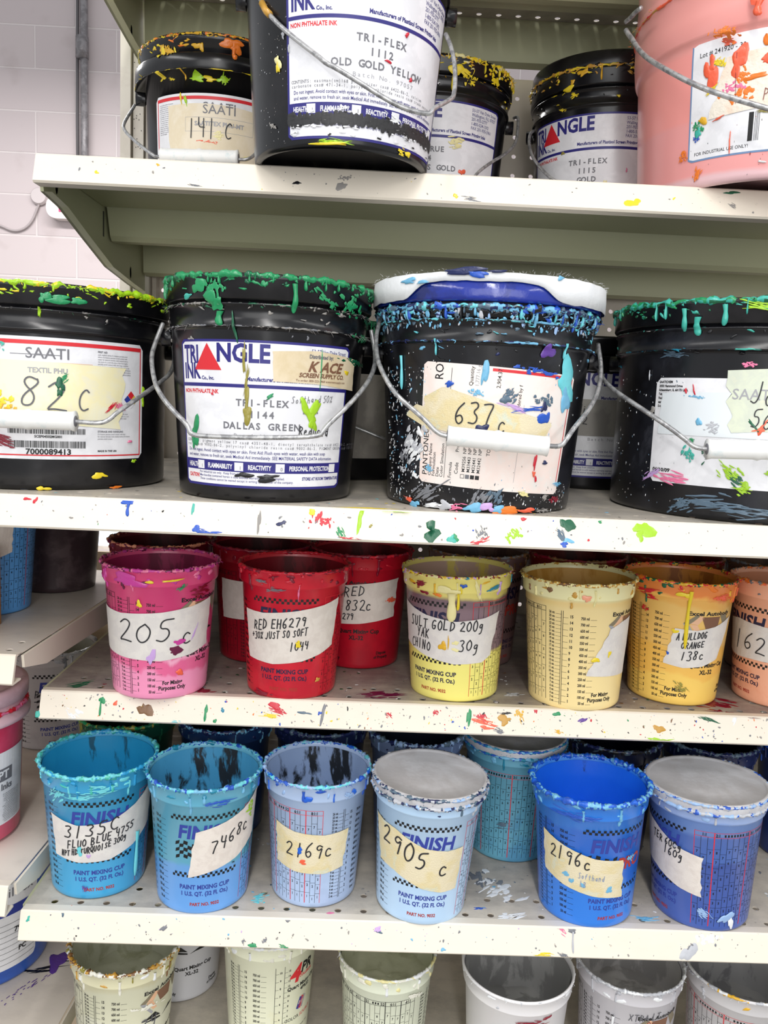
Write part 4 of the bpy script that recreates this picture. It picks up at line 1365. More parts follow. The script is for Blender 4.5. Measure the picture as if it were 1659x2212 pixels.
t, S = cup('light blue lidded mixing cup, slanting tape reading 2905c', .0715, .781, S4, cm('pale_blue', (188, 218, 247)), None, R5(2), 'f', ['lgrey', 'navy', 'slate', 'lgrey', 'powder', 'navy'], 24, rs=.96, lid=LIDM, tilt=(R5(1.6), 0), crust_th=.0022, drips=2)
tape(t, S, [(-.060, .099), (-.03, .096), (0, .083), (.022, .080), (.040, .081)], [(-.050, .055), (-.03, .052), (0, .040), (.02, .036), (.036, .037)], [('2905', -.046, .077, .0185, -.42, .92, .0016), ('c', .014, .054, .016, -.3, 1.0, .0015)], m=M_TAPEY, seed=25)
t, S = cup('teal lidded mixing cup standing further back between the 2905c and 2196c cups', .181, .898, S4, cm('teal', (104, 172, 196), col2=(84, 150, 188), scale=14, amt=.55), None, R5(-105), 'f', ['sky', 'teal', 'blue', 'sky'], 25, rs=.985, lid=LIDM, crust_th=.0018, drips=3, spots=[(-.006, .045, .008, .004, 'slate', 's', .2)])
t, S = cup('bright blue mixing cup with thick blue crust, tape reading 2196c', .2425, .786, S4, matz('cup_royal', [(0, (50, 128, 228)), (.05, (36, 110, 218)), (.1, (50, 128, 226)), (.13, (76, 148, 230))], amt=.06, scale=16), inn('royal', (22, 104, 226), (18, 50, 110), .68), R5(35), 'f', ['royal', 'sky', 'blue', 'royal', 'sky'], 26, fill=.085, tilt=(R5(-1.6), 0), crust_th=.0034, drips=5, spots=[(-.01, .118, .02, .005, 'blue', 's', 0), (.046, .072, .003, .006, 'sky', 's', 1.5)])
tape(t, S, [(-.046, .091), (-.02, .083), (.01, .075), (.038, .072)], [(-.044, .049), (-.02, .041), (.01, .035), (.040, .032)], [('2196c', -.036, .068, .0140, -.14, .80, .0013)], m=M_TAPEY, seed=27, spots=[(-.018, .054, .004, .002, 'sky', .6), (-.012, .048, .002, .003, 'sky', 0), (.026, .042, .003, .003, 'sky', .4), (-.002, .046, .002, .002, 'sky', 0)])
hb = MB()
hand(hb, S, 'Softhand', -.006, .053, .0058, mat('blue_pen', (126, 146, 184), .5), .0005, .75, -.04, .0011, up=True)
hand(hb, S, 'LB', -.004, .044, .0058, mat('blue_pen', (126, 146, 184), .5), .0005, .75, 0, .0011, up=True)
hb.build('handwriting', t)
t, S = cup('deep blue lidded mixing cup at right, tape reading 600g 160g', .3625, .786, S4, matz('cup_deep_blue', [(0, (66, 94, 172)), (.068, (60, 88, 168)), (.074, (76, 112, 192)), (.1, (110, 146, 212)), (.115, (156, 178, 222))], amt=.02), None, R5(-54), 'f', ['lgrey', 'blue', 'powder', 'lgrey', 'powder'], 28, lid=LIDM, tilt=(R5(-2), 0), crust_th=.0020, drips=2, spots=[(.006, .020, .009, .005, 'powder', 's', -.6), (.028, .016, .009, .004, 'powder', 'b', .6), (.034, .010, .003, .006, 'white', 'b', 0)])
tape(t, S, [(-.075, .100), (-.05, .095), (-.02, .082), (.002, .078)], [(-.075, .052), (-.05, .050), (-.02, .040), (.002, .036)], [('TER 600g', -.052, .080, .0075, -.06, .80, .0011), ('160g', -.037, .070, .0085, -.08, .82, .0011)], m=M_TAPE, seed=28, spots=[(-.024, .082, .002, .002, 'lgrey', 0)])
# --- fourth shelf, back row
for lab, x, D, c, i_, cr, sd in (
        ('dark green crusted cup behind the turquoise 3135C cup', -.268, .924, (22, 84, 66), (16, 50, 40), ['dgreen', 'green', 'olive', 'dgreen'], 31),
        ('dark blue cup with pale crusts behind the 7468c cup', -.154, .924, (30, 60, 110), (24, 40, 66), ['slate', 'sky', 'navy', 'slate'], 32),
        ('navy cup behind the powder blue 2169c cup', -.042, .924, (26, 40, 84), (16, 22, 48), ['navy', 'slate', 'navy'], 33),
        ('grey blue crusted cup behind the lidded 2905c cup', .069, .906, (130, 150, 190), (40, 48, 66), ['powder', 'slate', 'powder', 'navy'], 34),
        ('navy black crusted cup behind the bright blue 2196c cup', .298, .910, (22, 30, 60), (12, 16, 34), ['navy', 'slate', 'black', 'navy'], 35),
        ('dark navy cup with pale ink flecks behind the lidded deep blue cup', .412, .912, (22, 34, 78), (14, 20, 44), ['navy', 'slate', 'navy'], 36),
        ('dark blue cup in the back corner at the right edge', .526, .905, (22, 48, 110), (12, 20, 50), ['navy', 'blue'], 37)):
    cup(lab, x, D, S4, mat('cup_%d' % sd, c, .32, coat=.2), mat('inside_%d' % sd, i_, .3, coat=.2, bump=.4, bscale=60), 0, None, cr, sd, rs=.94, crust_th=.0032, drips=9)

# --- bottom shelf
WH = inn('grey_white', (168, 170, 160), (150, 152, 140), .55)
t, S = cup('cream mixing cup with shaggy crusted rim, 1534 written on it', -.2405, .815, S5, matz('cup_cream', [(0, (238, 238, 216)), (.07, (236, 236, 208)), (.11, (230, 226, 190))], amt=.04, scale=18), inn('sage', (200, 202, 184), (180, 182, 158), .55), R5(48), 'x', ['ivory', 'ochre', 'brown', 'ivory', 'white', 'olive'], 41, rs=.975, fill=.085, crust_th=.0032, drips=14, tilt=(R5(1), 0), spots=[(-.004, .061, .006, .004, 'olive', 'b', .3), (.02, .085, .003, .02, 'ivory', 's', 1.4)])
hb = MB()
hand(hb, S, '1534', -.006, .048, .0145, PENG, .0014, .95, .32, .0005, up=True)
hb.build('handwriting', t)
t, S = cup('grey white mixing cup standing further back beside the cream cup', -.2065, .935, S5, cm('grey_white', (208, 208, 214), bump=.3, bscale=30), WH, R5(12), 'x', ['lgrey', 'ivory'], 42, rs=.98, crust_th=.002)
t, S = cup('tall pale green white mixing cup printed with a red 4 and PR', -.0885, .862, S5, cm('pale_green_white', (240, 242, 216), col2=(236, 234, 196), scale=16, amt=.6), WH, R5(46), '4', ['ivory', 'white'], 43, rs=.955)
t, S = cup('pale greenish mixing cup with black ratio table', .0425, .815, S5, cm('pale_green', (236, 242, 220)), inn('sage_b', (206, 208, 184), (190, 192, 166), .55), R5(150), 'fk', ['ivory', 'white', 'cream'], 44, rs=.89, fill=.1, crust_th=.0019, spots=[(.030, .108, .003, .018, 'ivory', 's', 1.5)])
t, S = cup('plain white mixing cup with dark red smudges on its side', .1810, .797, S5, cm('white', (244, 242, 244)), inn('dark_grey', (150, 150, 150), (184, 184, 184), .55), 0, None, ['white', 'lgrey', 'white'], 45, fill=.07, crust_th=.0010, drips=0, lump=.5, spots=[(.014, .107, .012, .003, 'crim', 's', 0), (.022, .103, .010, .0025, 'crim', 's', .05), (.032, .110, .005, .0012, 'crim', 'b', .3), (.015, .096, .006, .0018, 'crim', 'b', .2), (-.03, .08, .002, .001, 'coral', 'b', .2)])
t, S = cup('pale grey mixing cup with pencilled XTRA LT COOL', .3050, .812, S5, cm('pale_grey', (216, 214, 220)), inn('mid_grey', (192, 190, 190), (164, 162, 162), .5), R5(42), 'x', ['lgrey', 'white', 'lgrey'], 46, rs=.965, fill=.085, crust_th=.0022, spots=[(-.010, .098, .002, .035, 'white', 'd', 0)])
hb = MB()
hand(hb, S, 'XTRA LT', .004, .098, .0075, PENG, .0008, .9, .05, .0006, up=True)
hand(hb, S, 'COOL', .008, .087, .0090, PENB, .0010, .95, .05, .0006, up=True)
hand(hb, S, 'POLY', .013, .078, .0075, PENG, .0008, .9, .05, .0006, up=True)
hb.build('handwriting', t)
t, S = cup('pale grey mixing cup with red-lined table at the bottom right corner', .4250, .805, S5, cm('pale_grey_b', (214, 212, 214)), inn('streaky_grey', (134, 134, 138), (170, 170, 172), .5), R5(-118), 'f', ['lgrey', 'white', 'gold', 'lgrey'], 47, fill=.075, crust_th=.0020)

# --- left bay
t, S = cup('clear blue mixing cup on the left shelf, torn tape on its side', -.4275, .918, LA, matz('cup_left_blue', [(0, (92, 164, 232)), (.10, (76, 146, 222)), (.12, (90, 170, 240))], amt=.02), inn('left_blue', (40, 100, 190), (20, 60, 130)), R5(-52), 'f', ['sky', 'blue'], 51)
tape(t, S, [(-.03, .112), (.01, .112), (.028, .108)], [(-.03, .060), (.01, .064), (.026, .070)], [('E', -.007, .075, .018, 0, 1, .0013)], m=M_TAPE, seed=51)
t, S = cup('dark purplish brown cup at the back of the left shelf', -.392, 1.035, LA, cm('dark_brown', (58, 44, 48), col2=(84, 70, 72), scale=30, amt=.55), inn('dark_brown', (40, 30, 34), (30, 20, 24)), 0, None, ['brown', 'black'], 52)
t, S = cup('grey white cup at the back of the lower left shelf, POLY written on it', -.420, 1.085, LB, cm('grey_white_b', (200, 196, 196), col2=(180, 176, 178), scale=14, amt=.55), WH, R5(14), 'f', ['lgrey', 'grey'], 53)
hb = MB()
hand(hb, S, 'POLY', -.020, .074, .0105, PEN, .0012, .9, 0, .0005, up=True)
hand(hb, S, 'A2', -.004, .052, .0105, PENB, .0012, .95, 0, .0005, up=True)
ribbon(hb, S, [(-.02, .068), (.0, .069), (.012, .067)], .0012, PEN, .0006)
ribbon(hb, S, [(-.02, .047), (.0, .046), (.014, .045)], .0016, PEN, .0006)
hb.build('handwriting', t)
# lidded pink tub
t = thing('ink_tub', 'pink red lidded ink tub with white label at the left edge', 'ink tub', (-.4215, .836, LB + .0004), (0, 0, math.atan2(.4215, .836)))
b = MB()
lathe(b, [(.0005, .002), (.056, .002), (.0585, .004), (.0635, .128), (.0645, .130)], mat('pink_red_tub', (214, 60, 96), .3, (226, 84, 120), 10, .5, coat=.2), 64)
b.build('tub_wall', t, True)
b = MB()
lathe(b, [(.0645, .128), (.0705, .130), (.0710, .135), (.0660, .139), (.0655, .150), (.0690, .151), (.0695, .162), (.0685, .1655), (.063, .1665), (.0615, .1635), (.045, .1632), (.044, .1645), (.0005, .1645)], mat('frosted_pink_lid', (222, 186, 196), .35, (206, 170, 180), 30, .5), 64)
b.build('lid', t, True)
S = Cone([(.0585, .004), (.0635, .128), (.0645, .130)], 0, .061)
b = MB()
crust_ring(b, .067, .143, .0028, [G['red'], G['pink'], G['red']], 61)
b.build('dried_ink_rim', t, True)
b = MB()
rect(b, S, -.030, .020, .080, .100, M_LABEL, .0003)
lo = b.build('label', t)
b = MB()
rect(b, S, .005, .068, .056, .082, INKS['grey'], .0005)
text(b, S, 'CPT', .051, .071, .0085, M_LABEL, True, 1.0, 'r', .0007, up=True)
text(b, S, 'Free Inks', .056, .0585, .0065, INKS['grey'], True, 1, 'r', .0006, up=True)
rnd = random.Random(5)
for i in range(17):
    text(b, S, ''.join(rnd.choice('aenoristldcu ') for _ in range(44)), .070, .053 - i * .0019, .0011, INKS['black'], False, .9, 'r', .0006, up=True)
b.build('printing', lo)
# cardboard edge
t = tag(obj('cardboard_box', [(x, y, z) for z in (LA + .0004, LA + .085) for x, y in ((-.60, .80), (-.3815, .80), (-.3815, .852), (-.60, .852))], [(3, 2, 1, 0), (4, 5, 6, 7), (0, 1, 5, 4), (1, 2, 6, 5), (2, 3, 7, 6), (3, 0, 4, 7)], mat('brown_cardboard', (158, 112, 74), .8, (140, 98, 64), 60, .5)), 'brown cardboard box edge at the far left of the upper left shelf', 'box')

# ------------------------------------------------------------------ buckets
def ray_pt(px, py, D):
    d = r2 * ((px - 829.5) / F_PX) + u2 * ((1106 - py) / F_PX) + fw
    return Vector((d.x * D / d.y, D, d.z * D / d.y + ZC))


class Bucket:
    def __init__(s, lab, x, D, z, rb, rt, h, kind='ribbed', body=M_BLACK, lidm=M_BLACK, rot=(0, 0, 0), group='ink buckets', lid=True):
        s.gam = math.atan2(-x, D)
        s.t = thing('ink_bucket', lab, 'bucket', (x, D, z + .0004), (0, 0, s.gam), group)
        s.x, s.D, s.z, s.h, s.rt, s.rb = x, D, z, h, rt, rb
        k = rt / .0985
        q = h / .1965
        a = rb / .082
        zl = .152 * q
        rl = rb + (rt * .945 - rb) * .95
        b = MB()
        if kind == 'ribbed':
            p = [(.0005, .005), (rb - .008, .005), (rb - .006, .0008), (rb - .0035, 0), (rb - .0005, .0015), (rb + .0002, .005), (rl, zl - .003), (rl + .0006, zl - .001), (rt - .0042, zl - .0006), (rt - .0030, zl + .0004), (rt - .0030, zl + .0014), (rt - .0042, zl + .0022),
                 (rt - .0040, zl + .016 * q), (rt - .0026, zl + .0175 * q), (rt - .0016, zl + .0185 * q), (rt - .0016, zl + .0195 * q), (rt - .0045, zl + .0205 * q), (rt - .0045, zl + .026 * q)]
            lz = zl + .0225 * q
            lp = [(rt - .0045, lz), (rt - .0008, lz + .0004), (rt, lz + .0016), (rt - .0002, h - .006), (rt + .0006, h - .0045), (rt + .0006, h - .0015), (rt - .0012, h), (rt - .005, h), (rt - .0065, h - .003), (rt - .010, h - .005), (.0005, h - .005)]
            s.ring1, s.ring2 = zl + .0006, zl + .019 * q
        else:   # skirted pail: a wide collar under the lid
            zl = .153 * q
            rl = rb + (rt * .93 - rb) * .8
            p = [(.0005, .005), (rb - .008, .005), (rb - .004, 0), (rb - .0005, .0015), (rb + .0002, .005), (rl, zl + .012), (rt + .0035, zl + .001), (rt + .0045, zl + .0022), (rt + .0045, zl + .017), (rt + .0035, zl + .0185), (rt - .005, zl + .0195), (rt - .005, zl + .03)]
            lz = zl + .020
            lp = [(rt - .006, lz), (rt - .0035, lz + .001), (rt - .0010, h - .008), (rt, h - .007), (rt, h - .0015), (rt - .0015, h), (rt - .005, h), (rt - .0065, h - .003), (rt - .010, h - .005), (.0005, h - .005)]
            s.ring1, s.ring2 = zl + .001, zl + .019
        lathe(b, p, body, 96)
        # bail ears
        for sg in (-1, 1):
            V = []
            for kx in (0, 1):
                for i in range(12):
                    aa = 2 * PI * i / 12
                    V.append((sg * (rl + (.0005 if kx == 0 else (rt - rl) + .0035)), .008 * math.cos(aa), zl - .007 + .008 * math.sin(aa)))
            b.add(V, [(i, (i + 1) % 12, 12 + (i + 1) % 12, 12 + i) for i in range(12)] + [list(range(12, 24))], body)
        s.body = b.build('bucket_wall', s.t, True)
        if lid:
            b = MB()
            lathe(b, lp, lidm, 96)
            s.lid = b.build('lid', s.t, True)
        pts = [(rb, .002), (rl, zl - .004), (rt - .0036, zl), (rt - .0036, zl + .018 * q), (rt - .0012, zl + .020 * q), (rt, zl + .026 * q), (rt, h)]
        if kind != 'ribbed':
            pts = [(rb, .002), (rl, zl - .001), (rt + .0042, zl), (rt + .0045, zl + .018), (rt - .004, zl + .0195), (rt - .001, h - .008), (rt, h)]
        s.rref = (rb + rl) / 2
        s.S = Cone(pts, 0, s.rref)
        s.L = Cone([(rb, .002), (rl, zl - .004)], 0, s.rref)
        s.zl, s.rl = zl, rl

    def lab(s, uc, w, v0, v1, m=M_LABEL, ang=0, r=.004, border=None, bw=.002, name='label', label=None, torn=0):
        """label with rounded corners centred at arc uc; returns drawing surface x right y down"""
        h = v1 - v0
        M_ = Moved(s.L, uc - w / 2, v1, ang)
        b = MB()

        def sheet(ins, m_, off, rad):
            n, k = 44, 10
            V, Fc = [], []
            for i in range(n + 1):
                x = ins + (w - 2 * ins) * i / n
                e = min(x - ins, w - ins - x)
                cut = rad - math.sqrt(max(0, rad * rad - (rad - e) ** 2)) if e < rad else 0
                for j in range(k + 1):
                    y = ins + cut + (h - 2 * ins - 2 * cut) * j / k
                    V.append(M_(x, y, off))
            for i in range(n):
                for j in range(k):
                    a = i * (k + 1) + j
                    Fc.append((a, a + k + 1, a + k + 2, a + 1))
            b.add(V, Fc, m_)
        if border:
            sheet(0, border[0], .0003, r)
            sheet(bw, border[1], .00042, r * .7)
        else:
            sheet(0, m, .0003, r)
        o = b.build(name, s.t, True, label)
        M_.off = .00045
        return M_, o

    def spots(s, lst, name='ink_spatter', seed=1, label=None, off=.0006, rand=None):
        rnd = random.Random(seed)
        b = MB()
        for u, v, a, bb, c, kind, ang in lst:
            if kind == 'd':
                drip(b, s.S, u, v, bb, a, G[c], rnd, h=.0013, off=off)
            elif kind == 's':
                smear(b, s.S, u, v, a, bb, G[c], rnd, 12, ang, off=off)
            else:
                blob(b, s.S, u, v, a, bb, G[c], rnd, h=.0007, off=off, ang=ang, irr=.5, n=22)
        if rand:
            n, cols, u0, u1, v0, v1, szs = rand
            for _ in range(n):
                z_ = rnd.choice(szs)
                blob(b, s.S, rnd.uniform(u0, u1), rnd.uniform(v0, v1), z_ * rnd.uniform(.6, 1), z_ * rnd.uniform(.8, 2.4), G[rnd.choice(cols)], rnd, h=.0003, off=.0003, ang=rnd.uniform(-.3, .3), n=9)
        return b.build(name, s.t, True, label)

    def rim(s, cols, seed, th=.003, n_drip=18, dl=(.006, .022), at=None, name='dried_ink_rim', whisk=60, lump=1.15, blobs=40, vis=(-.15, .15), wl=.004, ww=.0005):
        rnd = random.Random(seed)
        b = MB()
        ms = [G[c] for c in cols]
        z = at if at is not None else s.h - .002
        r = s.S.r(z) if at is not None else s.rt - .001
        crust_ring(b, r, z, th, ms, seed, n=320, lump=lump)
        whiskers(b, r + th * .4, z, ms, rnd, whisk, wl, ww)
        for _ in range(n_drip):
            drip(b, s.S, rnd.uniform(*vis), z + .001, rnd.uniform(*dl) * rnd.uniform(.4, 1), rnd.uniform(.0006, .0018), rnd.choice(ms), rnd, h=.0014)
        for _ in range(int(blobs * 1.8)):
            blob(b, s.S, rnd.uniform(*vis), z - rnd.uniform(0, .012) * (1 if rnd.random() < .7 else .3), rnd.uniform(.0008, .0034), rnd.uniform(.0005, .0016), rnd.choice(ms), rnd, h=.0008, off=.0002, ang=rnd.uniform(-.6, .6), n=12, irr=.55)
        return b.build(name, s.t, True)

    def handle(s, pix, grip=None, gm=M_GRIP, wm=M_WIRE, w=.0021):
        """bail wire through the listed (px, py, depth) points; grip between two of them"""
        RI = Matrix.Rotation(-s.gam, 3, 'Z')
        P_ = [RI @ (ray_pt(*p) - Vector((s.x, s.D, s.z))) for p in pix]
        b = MB()
        tube(b, chaikin([tuple(p) for p in P_], 2), w, wm, 10)
        o = b.build('handle_wire', s.t, True)
        if grip:
            a, c = [RI @ (ray_pt(*p) - Vector((s.x, s.D, s.z))) for p in grip]
            b = MB()
            n = 24
            tube(b, [tuple(a.lerp(c, i / n)) for i in range(n + 1)], .0082, gm, 18, rf=lambda t: 1.0 + (.10 if t < .03 or t > .97 else 0) + (.13 if abs(t - .5) < .03 else 0))
            d = (c - a).normalized()
            tube(b, [tuple(a - d * .0004), tuple(a + d * .0001)], .0048, INKS['grey'], 14)
            tube(b, [tuple(c - d * .0001), tuple(c + d * .0004)], .0048, INKS['grey'], 14)
            b.build('grip', o, True, label='white plastic grip')
        return o


def triangle_label(B, uc, prod, batch, cont, torn=False, full=True, w=.168, v0=.012, v1=.140, worn=False):
    L, o = B.lab(uc, w, v0, v1, border=(INKS['navy'], M_LABEL), bw=.0022, r=.003)
    b = MB()
    N, K, R_, Gy = INKS['navy'], INKS['navy'], INKS['red'], INKS['grey']
    text(b, L, 'TRI', .0050, .0200, .0145, N, True, .62, off=.0001)
    text(b, L, 'INK', .0045, .0335, .0128, N, True, .66, off=.0001)
    V, Fc = [], []
    for j in range(9):
        y = .0035 + .0227 * j / 8
        hw = .0140 * j / 8 + .0001
        for i in range(9):
            V.append(L(.0335 + hw * (i / 4 - 1), y, .00022))
    for j in range(8):
        for i in range(8):
            Fc.append((j * 9 + i, (j + 1) * 9 + i, (j + 1) * 9 + i + 1, j * 9 + i + 1))
    b.add(V, Fc, R_)
    text(b, L, 'NGLE', .0425, .0185, .0148, N, True, .86, off=.0001)
    text(b, L, 'Co., Inc.', .0270, .0345, .0030, K, True, .9, off=.0001)
    text(b, L, 'Manufacturers of Plastisol Screen Printing Inks', .0700, .0345, .0034, K, True, .82, off=.0001)
    for i, s in enumerate(('53-57 Van Dyke Street', 'Wallington, N.J. 07057', '201-935-2777', '1-800-524-1592', 'FAX 201-935-5961')):
        text(b, L, s, .1240, .0082 + i * .0048, .0034, K, False, .82, off=.0001)
    rect(b, L, .002, .0375, w - .002, .0405, N, .0001)
    text(b, L, 'NON PHTHALATE INK', .0040, .0462, .0034, R_, True, .80, off=.0001)
    for i, s in enumerate(prod):
        n = len(s)
        for k, c in enumerate(s):
            text(b, L, c, .0830 + (k - (n - 1) / 2) * .0057, .0560 + i * .0100, .0056, Gy, True, .98, 'c', off=.0001)
    for k, c in enumerate('Batch No. ' + batch):
        text(b, L, c, .0600 + k * .0040, .0835, .0034, INKS['ltgrey'], False, 1.2, 'c', off=.0001)
    for i, s in enumerate(cont):
        for k, c in enumerate(s):
            text(b, L, c, .0055 + k * .00212, .0892 + i * .0034, .0025, Gy, False, .9, 'c', off=.0001)
    text(b, L, 'Do not ingest. Avoid contact with eyes or skin. First Aid: Flush eyes with water, wash skin with soap', .0065, .0975, .0028, K, False, .83, off=.0002)
    text(b, L, 'and water, remove to fresh air, seek Medical Aid immediately. SEE MATERIAL SAFETY DATA information.', .0065, .1020, .0028, K, False, .83, off=.0002)
    rect(b, L, .001, .1045, w - .001, .1140, N, .0001)
    x = .006
    for s, wd, c in (('HEALTH', .020, '1'), ('FLAMMABILITY', .036, '1'), ('REACTIVITY', .034, '0'), ('PERSONAL PROTECTION', .056, '')):
        text(b, L, s, x, .1115, .0040, M_LABEL, True, .66, off=.0002)
        xx = x + wd * (.60 if s == 'HEALTH' else .74 if s[0] == 'F' else .70 if s[0] == 'R' else .76) + (.001 if s != 'PERSONAL PROTECTION' else 0)
        rect(b, L, xx, .1056, xx + .0082, .1130, M_LABEL, .0002)
        if c:
            text(b, L, c, xx + .0055, .1118, .0030, Gy, False, 1, 'c', off=.0003)
        x = xx + .0125
    text(b, L, 'CAUTION!', .0055, .1208, .0034, R_, True, .62, off=.0001)
    text(b, L, 'For industrial use only.  Keep from children.', .0210, .1167, .0021, K, False, .9, off=.0001)
    text(b, L, 'Merchandise contained herein is sold without warranty express or implied.', .0210, .1198, .0021, K, False, .9, off=.0001)
    text(b, L, 'These conditions cannot be waived except in writing by an officer of the company.', .0210, .1229, .0021, K, False, .9, off=.0001)
    text(b, L, 'STORE AT ROOM TEMPERATURE', .1220, .1200, .0027, K, True, .75, off=.0001)
    b.build('printing', o)
    return L, o


def grey_lines(b, L, x0, x1, y0, n, dy, m, seed=1, hd=None, h=.0013):
    rnd = random.Random(seed)
    if hd:
        text(b, L, hd, x0, y0, h * 1.25, m, True, .9, off=.0001)
        y0 += dy * 1.1
    W_ = 'rinse thoroughly with water for several minutes seek medical advice if irritation persists avoid contact with skin keep container closed when not in use store in a cool dry place'.split()
    for i in range(n):
        s = ''
        k = rnd.randrange(len(W_))
        while len(s) * h * .75 < (x1 - x0) * (1 if i < n - 1 else .5):
            s += W_[k % len(W_)] + ' '
            k += 1
        text(b, L, s, x0, y0 + i * dy, h, m, False, .88, off=.0001)


def barcode(b, L, x0, y0, w, h, m, seed=1):
    rnd = random.Random(seed)
    x = x0
    while x < x0 + w:
        k = rnd.choice([.0003, .0003, .0006, .0009])
        rect(b, L, x, y0, x + k, y0 + h, m, .0001)
        x += k + rnd.choice([.0003, .0003, .0006])


# --- second shelf: Dallas green
B = Bucket('black ink bucket with green crusted rim, blue bordered label reading Dallas Green', -.100, .804, S2, .0818, .0968, .1950)
L, lo = triangle_label(B, -.004, ('TRI-FLEX', '1144', 'DALLAS GREEN'), '85858', ('CONTENTS: pigment yellow 17 cas# 4351-48-1, dioctyl terephthalate cas# 6422-86-2, polyvinyl chloride', 'resin cas# 9002-86-2, polyvinyl chloride resin cas# 9002-86-2, PIGMENT GREEN cas# 1328-53-6.'))
b = MB()
hand(b, L, 'Softhand 50%', .1080, .0520, .0058, PENG, .0005, .82, -.06, .0004)
hand(b, L, 'B 10%', .1190, .0610, .0052, PENG, .0005, .85, -.03, .0004)
hand(b, L, 'Reduced', .1160, .0795, .0085, PEN, .0009, .72, .03, .0004)
b.build('handwriting', lo)
b = MB()
patch(b, L, [(.091, .0085), (.13, .0060), (.1772, .0100)], [(.092, .0340), (.13, .0345), (.178, .0385)], mat('tan_sticker', (222, 206, 176), .5, (214, 196, 160), 40, .5), off=.0006, rag=.0002)
st = b.build('distributor_sticker', B.t, True)
b = MB()
tn = INKS['brown']
text(b, L, 'Distributed by:', .134, .0125, .0032, INKS['grey'], True, .85, 'c', off=.0009)
text(b, L, 'ACE', .133, .0238, .0085, tn, True, 1.0, 'l', slant=.35, off=.0009)
text(b, L, 'K', .121, .0238, .0085, tn, True, 1.0, 'l', slant=.35, off=.0009)
text(b, L, 'SCREEN SUPPLY CO.', .137, .0290, .0036, tn, True, .98, 'c', slant=.2, off=.0009)
text(b, L, 'To order: 800-222-3468 acescreensupply.com', .137, .0328, .0019, tn, False, 1, 'c', off=.0009)
b.build('printing', st)
B.rim(['green', 'green', 'green', 'dgreen', 'green'], 3, th=.0034, n_drip=26, dl=(.004, .020))
B.rim(['dust', 'dgreen', 'dust'], 5, th=.0010, at=B.ring2, n_drip=3, dl=(.003, .008), whisk=90, blobs=14, name='lint_on_rib', wl=.0045, ww=.00018)
B.rim(['dust', 'grey'], 6, th=.0008, at=B.ring1, n_drip=0, whisk=160, blobs=5, name='lint_on_rib', wl=.006, ww=.00018)
B.spots([(-.060, .184, .006, .006, 'green', 'b', .3), (-.045, .180, .009, .012, 'green', 's', 1.4), (-.043, .172, .006, .008, 'green', 'b', 0), (-.04, .163, .004, .012, 'green', 'd', 0), (.018, .188, .0028, .024, 'green', 'd', 0), (.045, .178, .003, .018, 'green', 's', 1.0), (.074, .175, .008, .014, 'green', 's', 1.3), (-.07, .176, .005, .002, 'turq', 'b', 0), (-.028, .148, .0014, .010, 'dgreen', 'b', .1), (-.004, .186, .002, .003, 'green', 'b', 0),
         (-.020, .125, .0012, .012, 'olive', 'b', .05), (-.018, .106, .014, .0012, 'olive', 's', 1.5), (-.018, .076, .0045, .006, 'olive', 'b', 0), (-.018, .084, .0018, .012, 'olive', 'b', 0), (.034, .082, .0035, .014, 'lime', 'b', .5), (.042, .082, .0035, .010, 'lime', 'b', -.6), (.04, .074, .004, .008, 'lime', 'b', 0), (.046, .12, .0004, .02, 'green', 'b', 0), (-.072, .060, .005, .009, 'green', 'b', -.2), (-.073, .050, .004, .006, 'green', 'b', 0), (.001, .092, .004, .0012, 'green', 'b', .6), (-.05, .093, .0015, .0008, 'red', 'b', 0),
         (-.022, .0235, .008, .0022, 'black', 'b', 0), (.002, .0225, .010, .003, 'black', 'b', 0), (.076, .118, .003, .002, 'yel', 'b', 0), (.088, .128, .0025, .030, 'dgreen', 's', 1.5), (.100, .150, .004, .016, 'green', 's', 1.5), (.11, .165, .004, .014, 'dgreen', 's', 1.5)], seed=7, off=.0010)
B.handle([(352, 700, .79), (334, 745, .775), (326, 775, .76), (334, 830, .735), (352, 862, .722), (378, 892, .712), (408, 922, .704), (410, 940, .702), (450, 944, .700), (560, 947, .699), (690, 945, .701), (699, 930, .703), (712, 915, .706), (750, 880, .715), (790, 835, .735), (808, 800, .76), (812, 770, .78), (802, 715, .79)])
# --- 637c with white lid
B = Bucket('paint spattered black ink bucket with white lid over a blue ring, tape reading 637c', .108, .805, S2, .0880, .1045, .1900, body=M_BLACKM, lid=False)
b = MB()
lathe(b, [(.1020, .1800), (.1055, .1805), (.1066, .1830), (.1068, .1965), (.1040, .1985), (.100, .1985)], mat('glossy_blue_ring', (26, 48, 150), .18, (16, 30, 100), 20, .55, coat=.5, bump=.4, bscale=70), 96)
b.build('blue_ring', B.t, True)
b = MB()
lathe(b, [(.0990, .166), (.1030, .168), (.1035, .1800), (.100, .1815)], M_BLACK, 96)
b.build('upper_collar', B.t, True)
V, Fc = [], []
n = 144
lpr = [(.1090, 0), (.1098, .003), (.1098, .5), (.1092, .95), (.1075, 1.0), (.101, 1.0), (.099, .93), (.0003, .93)]
for r, q in lpr:
    for i in range(n):
        a = 2 * PI * i / n
        aa = (a + PI) % (2 * PI) - PI
        notch = 1 / (1 + math.exp(-(aa + .62) * 26)) * (1 / (1 + math.exp((aa - .50) * 20)))
        z0 = .1815 + .0145 * notch + .0012 * noise.noise((math.cos(a) * 8, math.sin(a) * 8, 0))
        z1 = .2035 + .0006 * noise.noise((math.cos(a) * 9, math.sin(a) * 9, 3))
        rr = r - (.0015 * notch if q < .9 else 0)
        V.append((rr * math.sin(a), -rr * math.cos(a), z0 + (z1 - z0) * q))
for j in range(len(lpr) - 1):
    for i in range(n):
        Fc.append((j * n + i, j * n + (i + 1) % n, (j + 1) * n + (i + 1) % n, (j + 1) * n + i))
B.h = .2035
